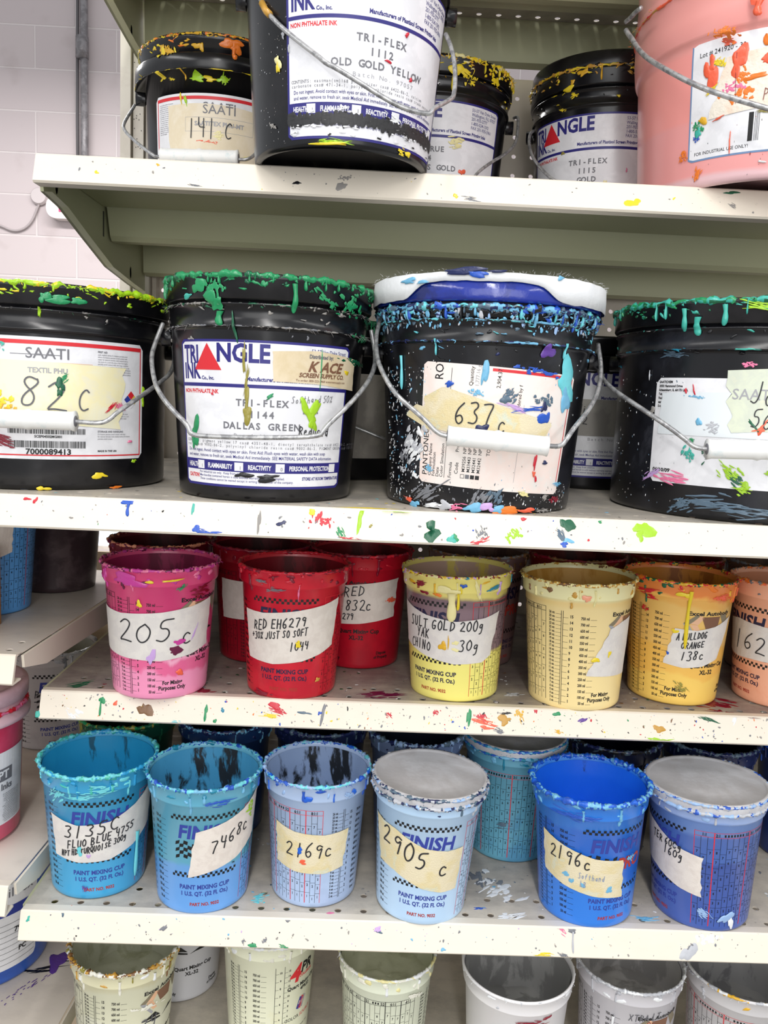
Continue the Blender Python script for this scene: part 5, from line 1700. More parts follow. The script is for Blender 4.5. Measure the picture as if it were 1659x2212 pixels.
lo = obj('lid', V, Fc, mat('dusty_white_lid', (232, 234, 236), .5, [(222, 226, 230), (170, 196, 214)], 24, .58, bump=.2, bscale=200), B.t, True, label='white lid with a stepped skirt')
rnd = random.Random(41)
b = MB()
whiskers(b, .1085, .2045, [G['white'], G['dust']], rnd, 260, .0035, .00012, down=False)
SL = Cone([(.1099, .18), (.1099, .2035)], 0, .1)
for u, v, a_, b_, c, an in ((-.066, .197, .008, .002, 'sky', .1), (.058, .2025, .0022, .002, 'sky', 0), (-.022, .2035, .016, .003, 'navy', .05), (-.010, .2015, .010, .002, 'blue', -.1), (-.055, .195, .006, .0012, 'sky', .2), (.004, .2035, .007, .0012, 'navy', .1)):
    blob(b, SL, u, v, a_, b_, G[c], rnd, h=.0007, off=.0003, ang=an, irr=.5, n=18)
b.build('lint_and_ink', lo, True)
S = B.L
L, lo = B.lab(.0195, .1440, .0235, .1300, border=(INKS['red'], M_LABELP), bw=.0, ang=-.05, r=.004)
# red edge of the older label showing on the right and top
b = MB()
rect(b, L, .060, .0015, .1400, .0040, INKS['red'], .0001)
rect(b, L, .1405, .003, .1415, .095, INKS['red'], .0001)


def vtext(s, x, y, h, m=INKS['black'], bold=False, cx=1.0):
    """text running upwards"""
    LL = lambda X, Y, o=0: L(x + (Y - 0), y - (X - 0), o)
    text(b, LL, s, 0, 0, h, m, bold, cx, off=.0001)


vtext('PANTONE® 3', .0085, .100, .0052, INKS['black'], False, 1.05)
vtext('ROY', .0190, .0150, .0075, INKS['black'], False, .9)
for i, s in enumerate(('Company Name', 'Formulation', 'Date', 'Color Simulation')):
    vtext(s, .0128 + i * .0040, .100, .0030)
for i in (0,):
    rect(b, L, .0262, .004, .0266, .100, INKS['black'], .0001)
vtext('Formula', .0330, .0995, .0029)
vtext('Code', .0390, .0955, .0032)
for i, (s, q) in enumerate((('M39256', 'NPT 01'), ('M33443', 'NPT 12'), ('M32441', 'NPT 15'), ('M32442', 'NPT'))):
    x = .0452 + i * .0045
    vtext(s, x, .0930, .0029)
    vtext(q, x, .0770, .0029)
    rect(b, L, x - .0036, .0950, x, .0986, INKS['black'] if i != 1 else INKS['grey'], .0001)
    if i == 0:
        rect(b, L, x - .0032, .0954, x - .0004, .0982, M_LABELP, .0002)
vtext('Prod', .0385, .0760, .0030)
vtext('TOTAL', .0660, .0770, .0031)
vtext('Quantity', .0450, .0180, .0032)
vtext('1,777.16 g', .0500, .0180, .0030, INKS['ltgrey'])
vtext('2,904.37 g', .0680, .0180, .0033)
vtext('Ordered by f', .0870, .0370, .0030)
vtext('2:51 PM', .0250, .052, .0028, INKS['ltgrey'])
rect(b, L, .0905, .030, .0908, .098, INKS['ltgrey'], .0001)
b.build('printing', lo)
b = MB()
tp = [(.004, .030), (.020, .0205), (.055, .0290), (.090, .0370), (.122, .0430)]
bt = [(.004, .0560), (.03, .0600), (.06, .0625), (.09, .0640), (.118, .0650)]
patch(b, L, tp, bt, M_TAPEY, off=.0006, rag=.0015, seed=4)
patch(b, L, [(-.018, .047), (-.006, .038), (.006, .040)], [(-.018, .049), (-.004, .054), (.010, .060)], M_TAPEY, off=.0009, rag=.0004, seed=5)
to = b.build('tape_label', B.t, True)
b = MB()
hand(b, L, '637', .0315, .0515, .0190, PEN, .0013, .86, -.05, .0011, slant=.05)
hand(b, L, 'c', .0690, .0545, .0140, PEN, .0012, .9, 0, .0011)
b.build('handwriting', to)
B.rim(['sky', 'navy', 'slate', 'aqua', 'black', 'blue', 'sky'], 11, th=.0034, at=.1760, n_drip=40, dl=(.006, .020), whisk=120, blobs=90)
B.rim(['sky', 'black', 'aqua', 'slate'], 12, th=.0014, at=B.ring2, n_drip=6, dl=(.003, .008), whisk=50, blobs=26, name='dried_ink_on_rib')
B.rim(['black', 'sky', 'navy', 'black'], 13, th=.0010, at=B.ring1, n_drip=3, dl=(.003, .008), whisk=20, blobs=10, name='dried_ink_on_rib')
B.spots([(.079, .116, .011, .016, 'aqua', 'b', .2), (.0795, .104, .007, .012, 'sky', 'b', .2), (.054, .124, .003, .022, 'blue', 's', 1.45), (.057, .100, .004, .014, 'slate', 's', 1.5), (.060, .086, .0055, .0055, 'blue', 'b', 0), (.056, .094, .003, .004, 'navy', 'b', 0), (.0, .122, .0022, .012, 'sky', 'b', 0), (-.004, .105, .003, .008, 'sky', 's', 1.4), (.024, .104, .006, .007, 'slate', 's', .8), (.020, .100, .004, .004, 'slate', 'b', 0), (.043, .092, .016, .002, 'blue', 's', .15), (.028, .093, .012, .002, 'lilac', 's', -.3), (.001, .074, .0070, .0042, 'navy', 'b', .1),
         (.054, .143, .0060, .0060, 'purple', 'b', .5), (.071, .150, .0012, .013, 'aqua', 'd', 0), (-.041, .149, .0009, .014, 'aqua', 'd', 0), (-.080, .135, .0018, .030, 'aqua', 'd', 0), (.060, .060, .004, .006, 'slate', 's', 1), (.053, .045, .0016, .006, 'red', 'b', 0), (.053, .036, .0012, .003, 'coral', 'b', 0), (.056, .030, .0014, .002, 'red', 'b', 0), (.065, .046, .0028, .0016, 'navy', 'b', 0), (-.046, .036, .003, .004, 'sky', 's', 1), (-.028, .112, .004, .002, 'blue', 'b', .5), (.086, .026, .006, .002, 'sky', 's', 0),
         (-.068, .056, .013, .014, 'lgrey', 's', 1.0), (-.064, .050, .011, .012, 'white', 's', .6), (-.080, .044, .007, .008, 'grey', 's', 1.3), (-.058, .068, .003, .004, 'white', 'b', .6), (-.051, .070, .003, .003, 'lgrey', 'b', 0), (-.062, .028, .003, .006, 'white', 's', 1.3), (-.080, .032, .003, .007, 'lgrey', 's', 1.2), (-.048, .014, .014, .008, 'grey', 's', .5), (.004, .012, .010, .009, 'grey', 's', .9), (.018, .016, .008, .008, 'slate', 's', 1.0), (.045, .018, .005, .003, 'cream', 's', -.3), (.070, .014, .004, .004, 'dust', 's', 1), (.086, .012, .003, .012, 'crim', 's', 1.5),
         (-.062, .002, .006, .003, 'sky', 'b', -.1), (-.070, .005, .006, .003, 'coral', 's', -.2), (-.040, .003, .012, .003, 'white', 's', 0), (-.018, .003, .007, .003, 'pink', 's', 0), (-.004, .003, .008, .004, 'sky', 'b', 0), (.012, .004, .006, .004, 'lilac', 'b', 0), (.022, .003, .006, .003, 'sky', 'b', 0), (.034, .003, .014, .0032, 'orange', 'b', 0), (.052, .002, .008, .002, 'coral', 'b', 0), (.068, .002, .008, .002, 'dust', 's', 0), (-.03, .004, .006, .004, 'lgrey', 'b', 0)],
        seed=14, off=.0010, rand=(90, ['white', 'lgrey', 'sky', 'white', 'dust'], -.105, .105, .003, .150, [.0002, .0003, .0004, .0006]))
B.spots([], seed=15, rand=(330, ['white', 'lgrey', 'sky', 'white', 'dust'], -.110, -.045, .003, .125, [.0002, .0003, .0004, .0006, .0009]))
B.spots([], seed=16, rand=(150, ['white', 'lgrey', 'dust', 'grey'], -.06, .105, .002, .026, [.0002, .0003, .0005, .0008]))
B.spots([], seed=18, rand=(230, ['sky', 'sky', 'powder', 'slate', 'sky', 'slate', 'lgrey'], -.12, .12, .158, .176, [.0005, .0008, .0012, .0018]))
B.handle([(822, 690, .795), (813, 720, .775), (812, 755, .755), (818, 790, .735), (850, 850, .712), (900, 892, .702), (925, 915, .698), (940, 932, .696), (960, 944, .695), (1070, 955, .692), (1180, 964, .694), (1212, 966, .696), (1224, 950, .698), (1240, 925, .704), (1270, 890, .722), (1292, 850, .745), (1300, 800, .772), (1292, 745, .790)], grip=[(966, 942, .6952), (1183, 965, .6940)])

# --- 82c
B = Bucket('black emulsion bucket with lime crusted rim at left edge, red bordered label, 82c', -.328, .850, S2, .1130, .1210, .1830)
R_, Kk = INKS['red'], INKS['black']


def saati_label(B, uc, w, v0, v1, head, sub, num=None):
    L, o = B.lab(uc, w, v0, v1, m=M_LABEL, r=.005)
    b = MB()
    # red frame
    for x0, y0, x1, y1 in ((.003, .003, w - .003, .0065), (.003, v1 - v0 - .0042, w - .003, v1 - v0 - .003), (.003, .003, .0042, v1 - v0 - .003), (w - .0042, .003, w - .003, v1 - v0 - .003)):
        rect(b, L, x0, y0, x1, y1, R_, .0001)
    text(b, L, head, w / 2, .0185, .0092, INKS['grey'], False, 1.05, 'c', off=.0001)
    rect(b, L, w / 2 - .031, .0150, w / 2 + .010, .0156, INKS['grey'], .0001)
    for x0, y0, x1, y1 in ((w / 2 - .038, .0215, w / 2 + .038, .0219), (w / 2 - .038, .0365, w / 2 + .038, .0369), (w / 2 - .038, .0215, w / 2 - .0376, .0369), (w / 2 + .0376, .0215, w / 2 + .038, .0369)):
        rect(b, L, x0, y0, x1, y1, INKS['peach'], .0001)
    text(b, L, sub, w / 2, .0310, .0042, INKS['grey'], True, 1.0, 'c', off=.0001)
    grey_lines(b, L, w / 2 - .038, w / 2 + .038, .0415, 4, .0022, INKS['grey'], 3)
    x = w / 2 + .043
    grey_lines(b, L, x, w - .008, .0105, 10, .0021, INKS['grey'], 4, 'FIRST AID')
    grey_lines(b, L, x, w - .022, .0445, 3, .0021, INKS['grey'], 5, 'FIRE RESPONSE')
    grey_lines(b, L, x, w - .008, .0640, 4, .0021, INKS['grey'], 6, 'SPILL RESPONSE')
    grey_lines(b, L, x, w - .008, .0830, 3, .0021, INKS['grey'], 7, 'STORAGE AND HANDLING')
    grey_lines(b, L, .007, w / 2 - .043, .0105, 16, .0021, INKS['grey'], 8)
    cx, cy = w - .0155, .0520
    for dx, dy, m_ in ((0, -.0042, R_), (-.0042, 0, INKS['pblue']), (.0042, 0, G['yel']), (0, .0042, M_LABEL)):
        b.add([L(cx + dx, cy + dy - .004, .00015), L(cx + dx + .004, cy + dy, .00015), L(cx + dx, cy + dy + .004, .00015), L(cx + dx - .004, cy + dy, .00015)], [(3, 2, 1, 0)], m_)
    if num:
        barcode(b, L, w / 2 - .034, .0800, .066, .0052, Kk, 1)
        text(b, L, 'SCEP04502MG001', w / 2, .0885, .0021, Kk, True, 1, 'c', off=.0001)
        barcode(b, L, w / 2 - .034, .0915, .066, .0062, Kk, 2)
        text(b, L, num, w / 2, .1035, .0048, Kk, True, 1.1, 'c', off=.0001)
        text(b, L, 'MADE IN THE USA', w / 2 + .043, .1010, .0016, Kk, True, 1, off=.0001)
    b.build('printing', o)
    return L, o


L, lo = saati_label(B, -.001, .188, .028, .136, 'SAATI', 'TEXTIL PHU', '7000089413')
b = MB()
patch(b, L, [(.004, .0190), (.05, .0205), (.1, .0215), (.1640, .0230)], [(.004, .078), (.06, .0760), (.11, .0765), (.1600, .0800)], mat('translucent_yellow_tape', (236, 232, 204), .5, [(238, 230, 186), (230, 226, 208)], 22, .5), off=.00032, rag=.002, seed=6)
to = b.build('tape_label', B.t, True)
b = MB()
hand(b, L, '82', .068, .0630, .0250, PENG, .0015, 1.25, 0, .0010)
hand(b, L, 'C', .118, .0630, .0190, PENG, .0014, .9, 0, .0010)
text(b, L, 'SAATI', .094, .0185, .0092, INKS['grey'], False, 1.05, 'c', off=.0004)
text(b, L, 'TEXTIL PHU', .094, .0310, .0042, INKS['ltgrey'], True, 1.0, 'c', off=.0005)
grey_lines(b, L, .056, .132, .0415, 4, .0022, INKS['ltgrey'], 3)
grey_lines(b, L, .137, .160, .0300, 3, .0021, INKS['ltgrey'], 5, 'FIRE RESPONSE')
b.build('handwriting', to)
B.rim(['lime', 'lime', 'lime', 'yel', 'lime'], 17, th=.0032, n_drip=12, dl=(.003, .009), whisk=240, blobs=40, vis=(-.06, .17), wl=.004)
B.rim(['dust', 'black', 'dgreen'], 18, th=.0008, at=B.ring2, n_drip=0, whisk=60, blobs=3, name='lint_on_rib', wl=.004, ww=.00018, vis=(-.06, .17))
B.spots([(.010, .1690, .011, .0030, 'green', 'b', 0), (.022, .1690, .005, .0035, 'green', 'b', 0), (-.004, .1695, .004, .0045, 'green', 'b', 0), (.009, .094, .0040, .0045, 'dgreen', 'b', .5), (.012, .101, .006, .003, 'green', 's', .7), (.008, .089, .002, .004, 'dgreen', 'b', 0), (-.042, .128, .004, .010, 'turq', 's', 1.4), (-.042, .078, .008, .014, 'yel', 's', 1.2), (-.03, .070, .005, .012, 'gold', 's', 1.2), (.055, .076, .006, .003, 'red', 's', .9), (.065, .078, .006, .003, 'pink', 's', -.6), (.094, .092, .003, .004, 'lime', 'b', 0), (.093, .082, .002, .005, 'lime', 'b', 0), (.045, .013, .006, .003, 'yel', 'b', -.2), (.082, .026, .003, .0015, 'lime', 'b', 0), (.076, .044, .003, .001, 'pink', 'b', 0), (-.04, .045, .014, .006, 'crim', 's', -.3), (-.030, .062, .016, .005, 'coral', 's', 0), (-.006, .002, .005, .002, 'yel', 'b', 0), (.06, .001, .005, .0015, 'orange', 'b', 0), (-.007, .158, .001, .005, 'lime', 'b', 0)], seed=19, off=.0012)
B.handle([(-120, 860, .735), (-60, 900, .722), (0, 908, .716), (160, 911, .716), (215, 916, .718), (236, 908, .721), (252, 892, .726), (300, 860, .748), (345, 828, .785), (372, 805, .815), (378, 770, .845), (370, 722, .850)], grip=[(-40, 903, .716), (163, 911, .716)])

# --- Jo 56
B = Bucket('large black ink bucket with teal green crusted rim at the right, tape reading Jo 56', .386, .838, S2, .1300, .1385, .1960, body=M_BLACKM)
L, lo = B.lab(.010, .196, .030, .127, m=M_LABEL, r=.005)
b = MB()
for i, s in enumerate(('SAATICHEM', '2050 Hammond Drive', 'Schaumburg, IL 60173 USA', 'Tel: 847-925-8578', 'Fax: 847-925-3271', 'saatichem.net', 'E-mail: info.com')):
    text(b, L, s, .0035, .0048 + i * .0037, .0021, Kk, True, .9, off=.0001)
text(b, L, '06/10/09', .0035, .0870, .0032, Kk, True, 1.15, off=.0001)
text(b, L, '||| |', .080, .082, .002, INKS['grey'], off=.0001)
b.build('printing', lo)
b = MB()
patch(b, L, [(.008, .014), (.04, .013), (.09, .012), (.12, .012)], [(.006, .052), (.05, .052), (.09, .052), (.12, .052)], mat('clear_tape', (226, 232, 236), .4), off=.0003, rag=.0004, seed=8)
patch(b, L, [(.068, -.0070), (.10, -.009), (.15, -.010)], [(.075, .0475), (.10, .0455), (.15, .045)], mat('pale_green_tape', (216, 222, 200), .55, [(206, 212, 196), (224, 222, 196)], 40, .5), off=.0007, rag=.0016, seed=9)
to = b.build('tape_label', B.t, True)
b = MB()
text(b, L, 'SAATICHEM', .073, .0180, .0092, INKS['ltgrey'], False, .95, off=.0009)
hand(b, L, 'Jo', .0880, .0225, .0175, PEN, .0011, .85, 0, .0011)
hand(b, L, '56', .0900, .0430, .0150, PEN, .0010, .85, 0, .0011)
b.build('handwriting', to)
B.rim(['dgreen', 'turq', 'green', 'turq', 'dgreen'], 23, th=.0034, n_drip=9, dl=(.004, .022), whisk=90, blobs=46, vis=(-.2, .1))
B.rim(['black', 'black', 'turq', 'dust'], 24, th=.0008, at=B.ring2, n_drip=0, whisk=20, blobs=6, name='dried_ink_on_rib', vis=(-.2, .1))
B.rim(['black', 'teal', 'black', 'turq'], 25, th=.0008, at=B.ring1, n_drip=0, whisk=10, blobs=7, name='dried_ink_on_rib', vis=(-.2, .1))
B.spots([(.008, .188, .020, .004, 'lime', 's', -.1), (.020, .184, .018, .003, 'green', 's', -.15), (-.060, .188, .003, .020, 'turq', 'd', 0), (-.047, .180, .004, .016, 'turq', 'd', 0), (-.026, .190, .003, .018, 'turq', 'd', 0), (-.012, .044, .010, .008, 'lime', 's', -.7), (-.006, .038, .007, .006, 'dgreen', 's', -.6), (.001, .030, .007, .005, 'lime', 's', -.3), (.004, .032, .004, .003, 'lime', 'b', 0), (.022, .046, .003, .009, 'lime', 's', 1.4), (.028, .042, .004, .006, 'green', 's', 1), (-.032, .062, .007, .006, 'dgreen', 's', .9), (-.046, .070, .003, .003, 'green', 's', -.6), (-.048, .058, .005, .009, 'turq', 's', 1.2), (-.028, .083, .006, .006, 'lgrey', 's', .4), (-.041, .088, .003, .003, 'sky', 'b', 0), (-.045, .110, .0015, .009, 'sky', 's', 1.5), (-.048, .116, .0008, .004, 'red', 'b', .3), (-.056, .115, .0012, .002, 'red', 'b', 0),
         (.004, .087, .0014, .006, 'dgreen', 'b', .7), (.012, .086, .002, .006, 'coral', 'b', -.5), (.010, .083, .005, .0016, 'coral', 'b', .3), (-.085, .036, .010, .004, 'lilac', 's', .5), (-.062, .034, .016, .006, 'pink', 's', -.1), (-.020, .014, .030, .007, 'slate', 's', -.03), (.02, .010, .030, .006, 'slate', 's', -.03), (-.052, .010, .010, .006, 'slate', 's', .4), (-.090, .096, .003, .003, 'dust', 'b', 0), (-.070, .148, .012, .003, 'slate', 's', 0), (-.002, .1395, .002, .010, 'pink', 's', 1.5), (-.098, .13, .0008, .004, 'lgrey', 'b', 0)], seed=26, off=.0010, rand=(110, ['lgrey', 'white', 'dust', 'slate'], -.16, -.05, .008, .13, [.0003, .0004, .0006]))
B.handle([(1292, 745, .838), (1290, 775, .82), (1296, 812, .795), (1320, 840, .765), (1380, 880, .735), (1440, 920, .712), (1480, 950, .702), (1500, 968, .698), (1535, 972, .696), (1740, 975, .690), (1790, 960, .700), (1850, 900, .74), (1910, 800, .80), (1930, 740, .838)], grip=[(1527, 971, .696), (1745, 975, .690)])

# --- back row of shelf two
B = Bucket('black ink bucket with dark green crust standing behind the Dallas Green bucket', -.040, 1.045, S2, .082, .0968, .184)
L, lo = B.lab(.045, .130, .026, .124, m=mat('dusty_label', (186, 180, 170), .6, (160, 154, 146), 18, .5), r=.003)
B.rim(['dgreen', 'green', 'dgreen'], 31, th=.004, n_drip=24, dl=(.01, .03), vis=(0, .12))
B.spots([(.060, .130, .006, .009, 'green', 's', 1.2), (.07, .165, .012, .02, 'dgreen', 's', 1.4)], seed=32)
B.handle([(640, 840, .958), (700, 900, .95), (770, 924, .945), (840, 953, .945), (880, 950, .96)])
B = Bucket('black ink bucket standing behind between the 637c and Jo 56 buckets, marked Mi 32', .272, 1.060, S2, .082, .0968, .180)
L, lo = triangle_label(B, .034, ('', '', ''), '     ', (), v0=.014, v1=.142)
b = MB()
patch(b, L, [(.010, .0350), (.1, .0350)], [(.010, .0780), (.1, .0780)], mat('dusty_paper', (172, 168, 160), .6, (150, 146, 140), 20, .5), off=.0004, seed=4)
to = b.build('tape_label', B.t, True)
b = MB()
hand(b, L, 'Mi', .0440, .0510, .0085, PEN, .0011, 1.0, 0, .0008)
hand(b, L, '32', .0440, .0640, .0085, PEN, .0011, 1.1, 0, .0008)
b.build('handwriting', to)

# --- top shelf
B = Bucket('black ink bucket overhanging the front edge of the top shelf, label reading Old Gold Yellow', -.0373, .810, S1, .0805, .0975, .1960)
L, lo = triangle_label(B, .0320, ('TRI-FLEX', '1112', 'OLD GOLD YELLOW'), '97057', ('CONTENTS: eastman(tm)168 plasticizer cas# 6422-86-2, calcium', 'carbonate cas# 471-34-1, polyvinyl chloride resin cas# trade secret'), v0=.0070, v1=.1400)
rnd = random.Random(77)
b = MB()
for i in range(46):
    u = -.050 + i * .0036
    blob(b, B.L, u, .0225 + rnd.uniform(-.001, .001), .0030, .0052 + rnd.uniform(-.0008, .0008), mat('scraped_black', (44, 44, 46), .5, [(26, 26, 28), (150, 150, 152)], 140, .58, stretch=(1, 1, 4)), rnd, h=.0001, off=.0012, n=12, irr=.25)
for i in range(60):
    blob(b, B.L, -.052 + rnd.uniform(0, .165), rnd.choice([.0285, .0165, .0115]) + rnd.uniform(-.0012, .0012), rnd.uniform(.001, .003), rnd.uniform(.0004, .001), M_LABEL if rnd.random() < .7 else M_BLACK, rnd, h=.0002, off=.0014, n=9, irr=.5)
b.build('torn_label_edge', lo, True)
B.spots([(-.062, .072, .0035, .004, 'cream', 'b', .2), (-.062, .067, .002, .004, 'yel', 'b', 0), (-.012, .004, .018, .0025, 'lime', 's', 0), (-.006, .003, .016, .0012, 'yel', 'b', 0), (.058, .005, .004, .003, 'yel', 's', 0), (.068, .004, .004, .002, 'yel', 'b', 0), (-.056, .090, .0012, .003, 'lgrey', 'b', .3), (-.050, .079, .001, .0025, 'lgrey', 'b', 0), (.000, .032, .002, .0055, 'white', 's', 1.3), (.052, .026, .012, .005, 'white', 's', -.4), (-.072, .022, .002, .006, 'dust', 's', 1.2), (.053, .0965, .002, .0018, 'red', 'b', 0), (.036, .072, .004, .0008, 'red', 'b', -.2), (.062, .064, .0016, .0016, 'red', 'b', 0)], seed=33, off=.0010, rand=(60, ['lgrey', 'dust', 'dust'], -.09, -.05, .005, .12, [.0002, .0003]))
B.rim(['yel', 'black', 'gold', 'black'], 34, th=.002, n_drip=10, dl=(.004, .012))
B.handle([(548, -40, .79), (560, -5, .76), (575, 25, .745), (602, 55, .732), (650, 95, .722), (690, 125, .715), (704, 138, .713), (722, 146, .712), (770, 175, .708), (820, 207, .706), (870, 235, .708), (925, 249, .713), (934, 240, .716), (937, 235, .719), (974, 216, .738), (982, 205, .745), (984, 150, .76), (976, 105, .775), (963, 75, .79)], w=.0020)
b = MB()
tube(b, [tuple(Matrix.Rotation(-B.gam, 3, 'Z') @ (ray_pt(*p) - Vector((B.x, B.D, B.z)))) for p in ((566, 8, .7515), (574, 24, .745), (583, 33, .740))], .0030, G['ochre'], 8)
b.build('ink_on_wire', B.t, True)
B = Bucket('black emulsion bucket on the top shelf at left, yellow spattered lid, tape 141c', -.1995, 1.070, S1, .0840, .0975, .1860, kind='skirted')
L, lo = saati_label(B, -.002, .165, .0145, .1245, 'SAATI', 'SAATITEX PHU-MT')
b = MB()
patch(b, L, [(.022, .0120), (.06, .0110), (.10, .0120), (.155, .0160)], [(.022, .0840), (.06, .0860), (.11, .0870), (.148, .0880)], mat('tan_masking_tape', (232, 220, 198), .6, [(226, 212, 184), (236, 226, 208)], 24, .5), off=.0004, rag=.002, seed=16)
to = b.build('tape_label', B.t, True)
b = MB()
text(b, L, 'SAATI', .0825, .0215, .0092, INKS['grey'], False, 1.05, 'c', off=.0006)
text(b, L, 'SAATITEX PHU-MT', .0825, .0345, .0045, INKS['ltgrey'], True, 1.0, 'c', off=.0006)
for x0, y0, x1, y1 in ((.044, .0255, .121, .0258), (.044, .0405, .121, .0408), (.044, .0255, .0443, .0408), (.1207, .0255, .121, .0408)):
    rect(b, L, x0, y0, x1, y1, INKS['ltgrey'], .0005)
grey_lines(b, L, .044, .118, .062, 3, .0024, INKS['grey'], 3)
grey_lines(b, L, .1255, .158, .0150, 11, .0024, INKS['grey'], 4)
grey_lines(b, L, .1255, .152, .0600, 4, .0024, INKS['grey'], 9)
hand(b, L, '141', .047, .0470, .0200, PEN, .0012, .78, .0, .0010, slant=0)
hand(b, L, 'C', .088, .0465, .0165, PEN, .0012, .8, 0, .0010)
b.build('handwriting', to)
B.rim(['gold', 'yel', 'black', 'orange', 'gold', 'olive'], 35, th=.0022, n_drip=2, whisk=60, blobs=30)
B.rim(['yel', 'black', 'black'], 36, th=.0006, at=.146, n_drip=0, whisk=5, blobs=1, name='dried_ink_on_collar')
B.spots([(-.062, .170, .006, .009, 'gold', 's', 1.2), (-.066, .166, .003, .006, 'yel', 'b', 0), (-.055, .168, .003, .006, 'gold', 'b', 0), (-.050, .166, .0012, .004, 'yel', 'b', 0), (-.026, .172, .004, .0030, 'gold', 'b', .2), (-.022, .171, .0022, .0045, 'gold', 'b', 0), (.010, .177, .009, .005, 'orange', 'b', 0), (.012, .173, .005, .006, 'orange', 'b', 0), (.012, .172, .0030, .014, 'orange', 'd', 0), (.048, .168, .007, .006, 'grey', 's', .2), (.056, .164, .007, .006, 'gold', 'b', 0), (.066, .163, .007, .002, 'gold', 'b', -.1), (-.028, .139, .009, .003, 'lime', 'b', 0), (-.012, .139, .006, .003, 'yel', 'b', 0), (.000, .139, .005, .0035, 'lime', 'b', 0), (.004, .139, .004, .005, 'lime', 's', 1), (-.058, .141, .0018, .006, 'yel', 's', 1.2), (-.070, .143, .005, .002, 'yel', 'b', .5), (-.040, .141, .001, .004, 'gold', 'b', 0), (-.046, .118, .0012, .005, 'yel', 'b', .2), (-.040, .116, .0014, .006, 'lime', 'b', .2), (-.014, .073, .0014, .013, 'coral', 's', 1.5), (-.018, .054, .004, .003, 'coral', 's', -.4), (-.002, .080, .006, .005, 'cream', 's', 0), (.03, .06, .006, .003, 'cream', 's', .2)], seed=37, off=.0009)
B.handle([(291, 228, 1.06), (288, 234, 1.055), (268, 265, 1.02), (266, 280, 1.01), (290, 305, .985), (325, 332, .965), (340, 342, .96), (520, 346, .955), (536, 345, .955), (550, 336, .96), (575, 300, .98), (592, 262, 1.02), (585, 228, 1.06)], grip=[(348, 338, .957), (515, 343, .955)], w=.0018)
B = Bucket('black ink bucket behind on the top shelf, yellow crusted lid, label reading gold', .0620, 1.080, S1, .0820, .0968, .1820)
triangle_label(B, .0050, ('TRUE', '14   ', "JR'S GOLD"), '     ', (), v0=-.002 + .006, v1=.134)
B.rim(['yel', 'gold', 'yel', 'cream'], 38, th=.0034, n_drip=26, dl=(.004, .016), whisk=90, blobs=60)
B.rim(['gold', 'black', 'yel'], 39, th=.0010, at=B.ring2, n_drip=3, whisk=20, blobs=10, name='dried_ink_on_rib')
B.spots([(.022, .168, .008, .005, 'yel', 'b', -.3), (.030, .164, .010, .006, 'yel', 's', -.4), (.040, .158, .006, .007, 'yel', 's', 1.3), (.070, .164, .006, .014, 'yel', 's', 1.4), (.004, .150, .002, .001, 'white', 'b', 0), (.038, .058, .004, .003, 'coral', 'b', -.5), (.048, .050, .003, .008, 'coral', 's', 1.0), (.050, .044, .004, .004, 'orange', 'b', 0), (.014, .040, .006, .006, 'orange', 's', .6), (.03, .09, .01, .008, 'cream', 's', 0)], seed=40, off=.0009)
B.handle([(1110, 256, 1.08), (1120, 252, 1.07), (1118, 292, 1.045), (1112, 315, 1.03), (1090, 335, 1.00), (1060, 352, .98), (1030, 374, .97), (1020, 392, .965), (880, 400, .96)], w=.0018)
B = Bucket('black ink bucket behind at right on the top shelf, lidded, label reading 1115 Gold', .2835, 1.088, S1, .0820, .0968, .1840)
triangle_label(B, -.0190, ('TRI-FLEX', '1115', 'GOLD'), '     ', (), v0=.006, v1=.134)
b = MB()
lathe(b, [(.0940, .1835), (.0964, .184), (.0968, .1855), (.0964, .1985), (.0955, .2005), (.092, .2005), (.090, .198), (.0005, .198)], M_BLACK, 96)
b.build('upper_lid', B.t, True)
B.rim(['gold', 'yel', 'ochre', 'black'], 43, th=.0026, at=.1835, n_drip=4, whisk=70, blobs=40)
B.rim(['yel', 'black', 'black'], 44, th=.0008, at=B.ring2, n_drip=0, whisk=8, blobs=8, name='dried_ink_on_rib')
B.spots([(-.045, .163, .006, .003, 'yel', 'b', .4), (-.040, .170, .003, .002, 'gold', 'b', 0), (-.038, .156, .004, .004, 'yel', 's', .4), (-.03, .177, .006, .003, 'gold', 'b', .4), (-.052, .142, .0016, .004, 'yel', 's', 1.4), (.014, .050, .007, .012, 'cream', 's', 1.2), (.022, .030, .003, .004, 'gold', 's', 1), (-.050, .094, .002, .002, 'olive', 'b', 0), (.026, .070, .001, .002, 'pink', 'b', 0)], seed=45, off=.0009)
B.handle([(1152, 284, 1.07), (1144, 290, 1.05), (1142, 315, 1.03), (1152, 345, 1.00), (1175, 372, .98), (1200, 395, .97), (1260, 402, .96)], w=.0018)

# --- pink bucket
PK = matz('pink_translucent', [(0, (226, 186, 190)), (.010, (236, 160, 158)), (.06, (240, 156, 150)), (.12, (242, 164, 158))], amt=.012, scale=6, coat=.3)
t = thing('ink_bucket', 'large translucent pink bucket at the top right corner, orange splashes on its label', 'bucket', (.402, .872, S1 + .0004), (0, 0, math.atan2(-.402, .872)), 'ink buckets')
B = Bucket.__new__(Bucket)
B.t, B.x, B.D, B.z, B.h, B.rt, B.rb = t, .402, .872, S1, .25, .15, .132
B.gam = math.atan2(-.402, .872)
b = MB()
lathe(b, [(.0005, .008), (.120, .008), (.124, .001), (.128, 0), (.1315, .002), (.132, .006), (.1400, .1180), (.1405, .1275), (.1425, .1285), (.1440, .1310), (.1460, .1480), (.1465, .1700), (.1478, .1720), (.1480, .180), (.1465, .182), (.1465, .215), (.147, .217), (.147, .226)], PK, 128)
b.build('bucket_wall', t, True)
b = MB()
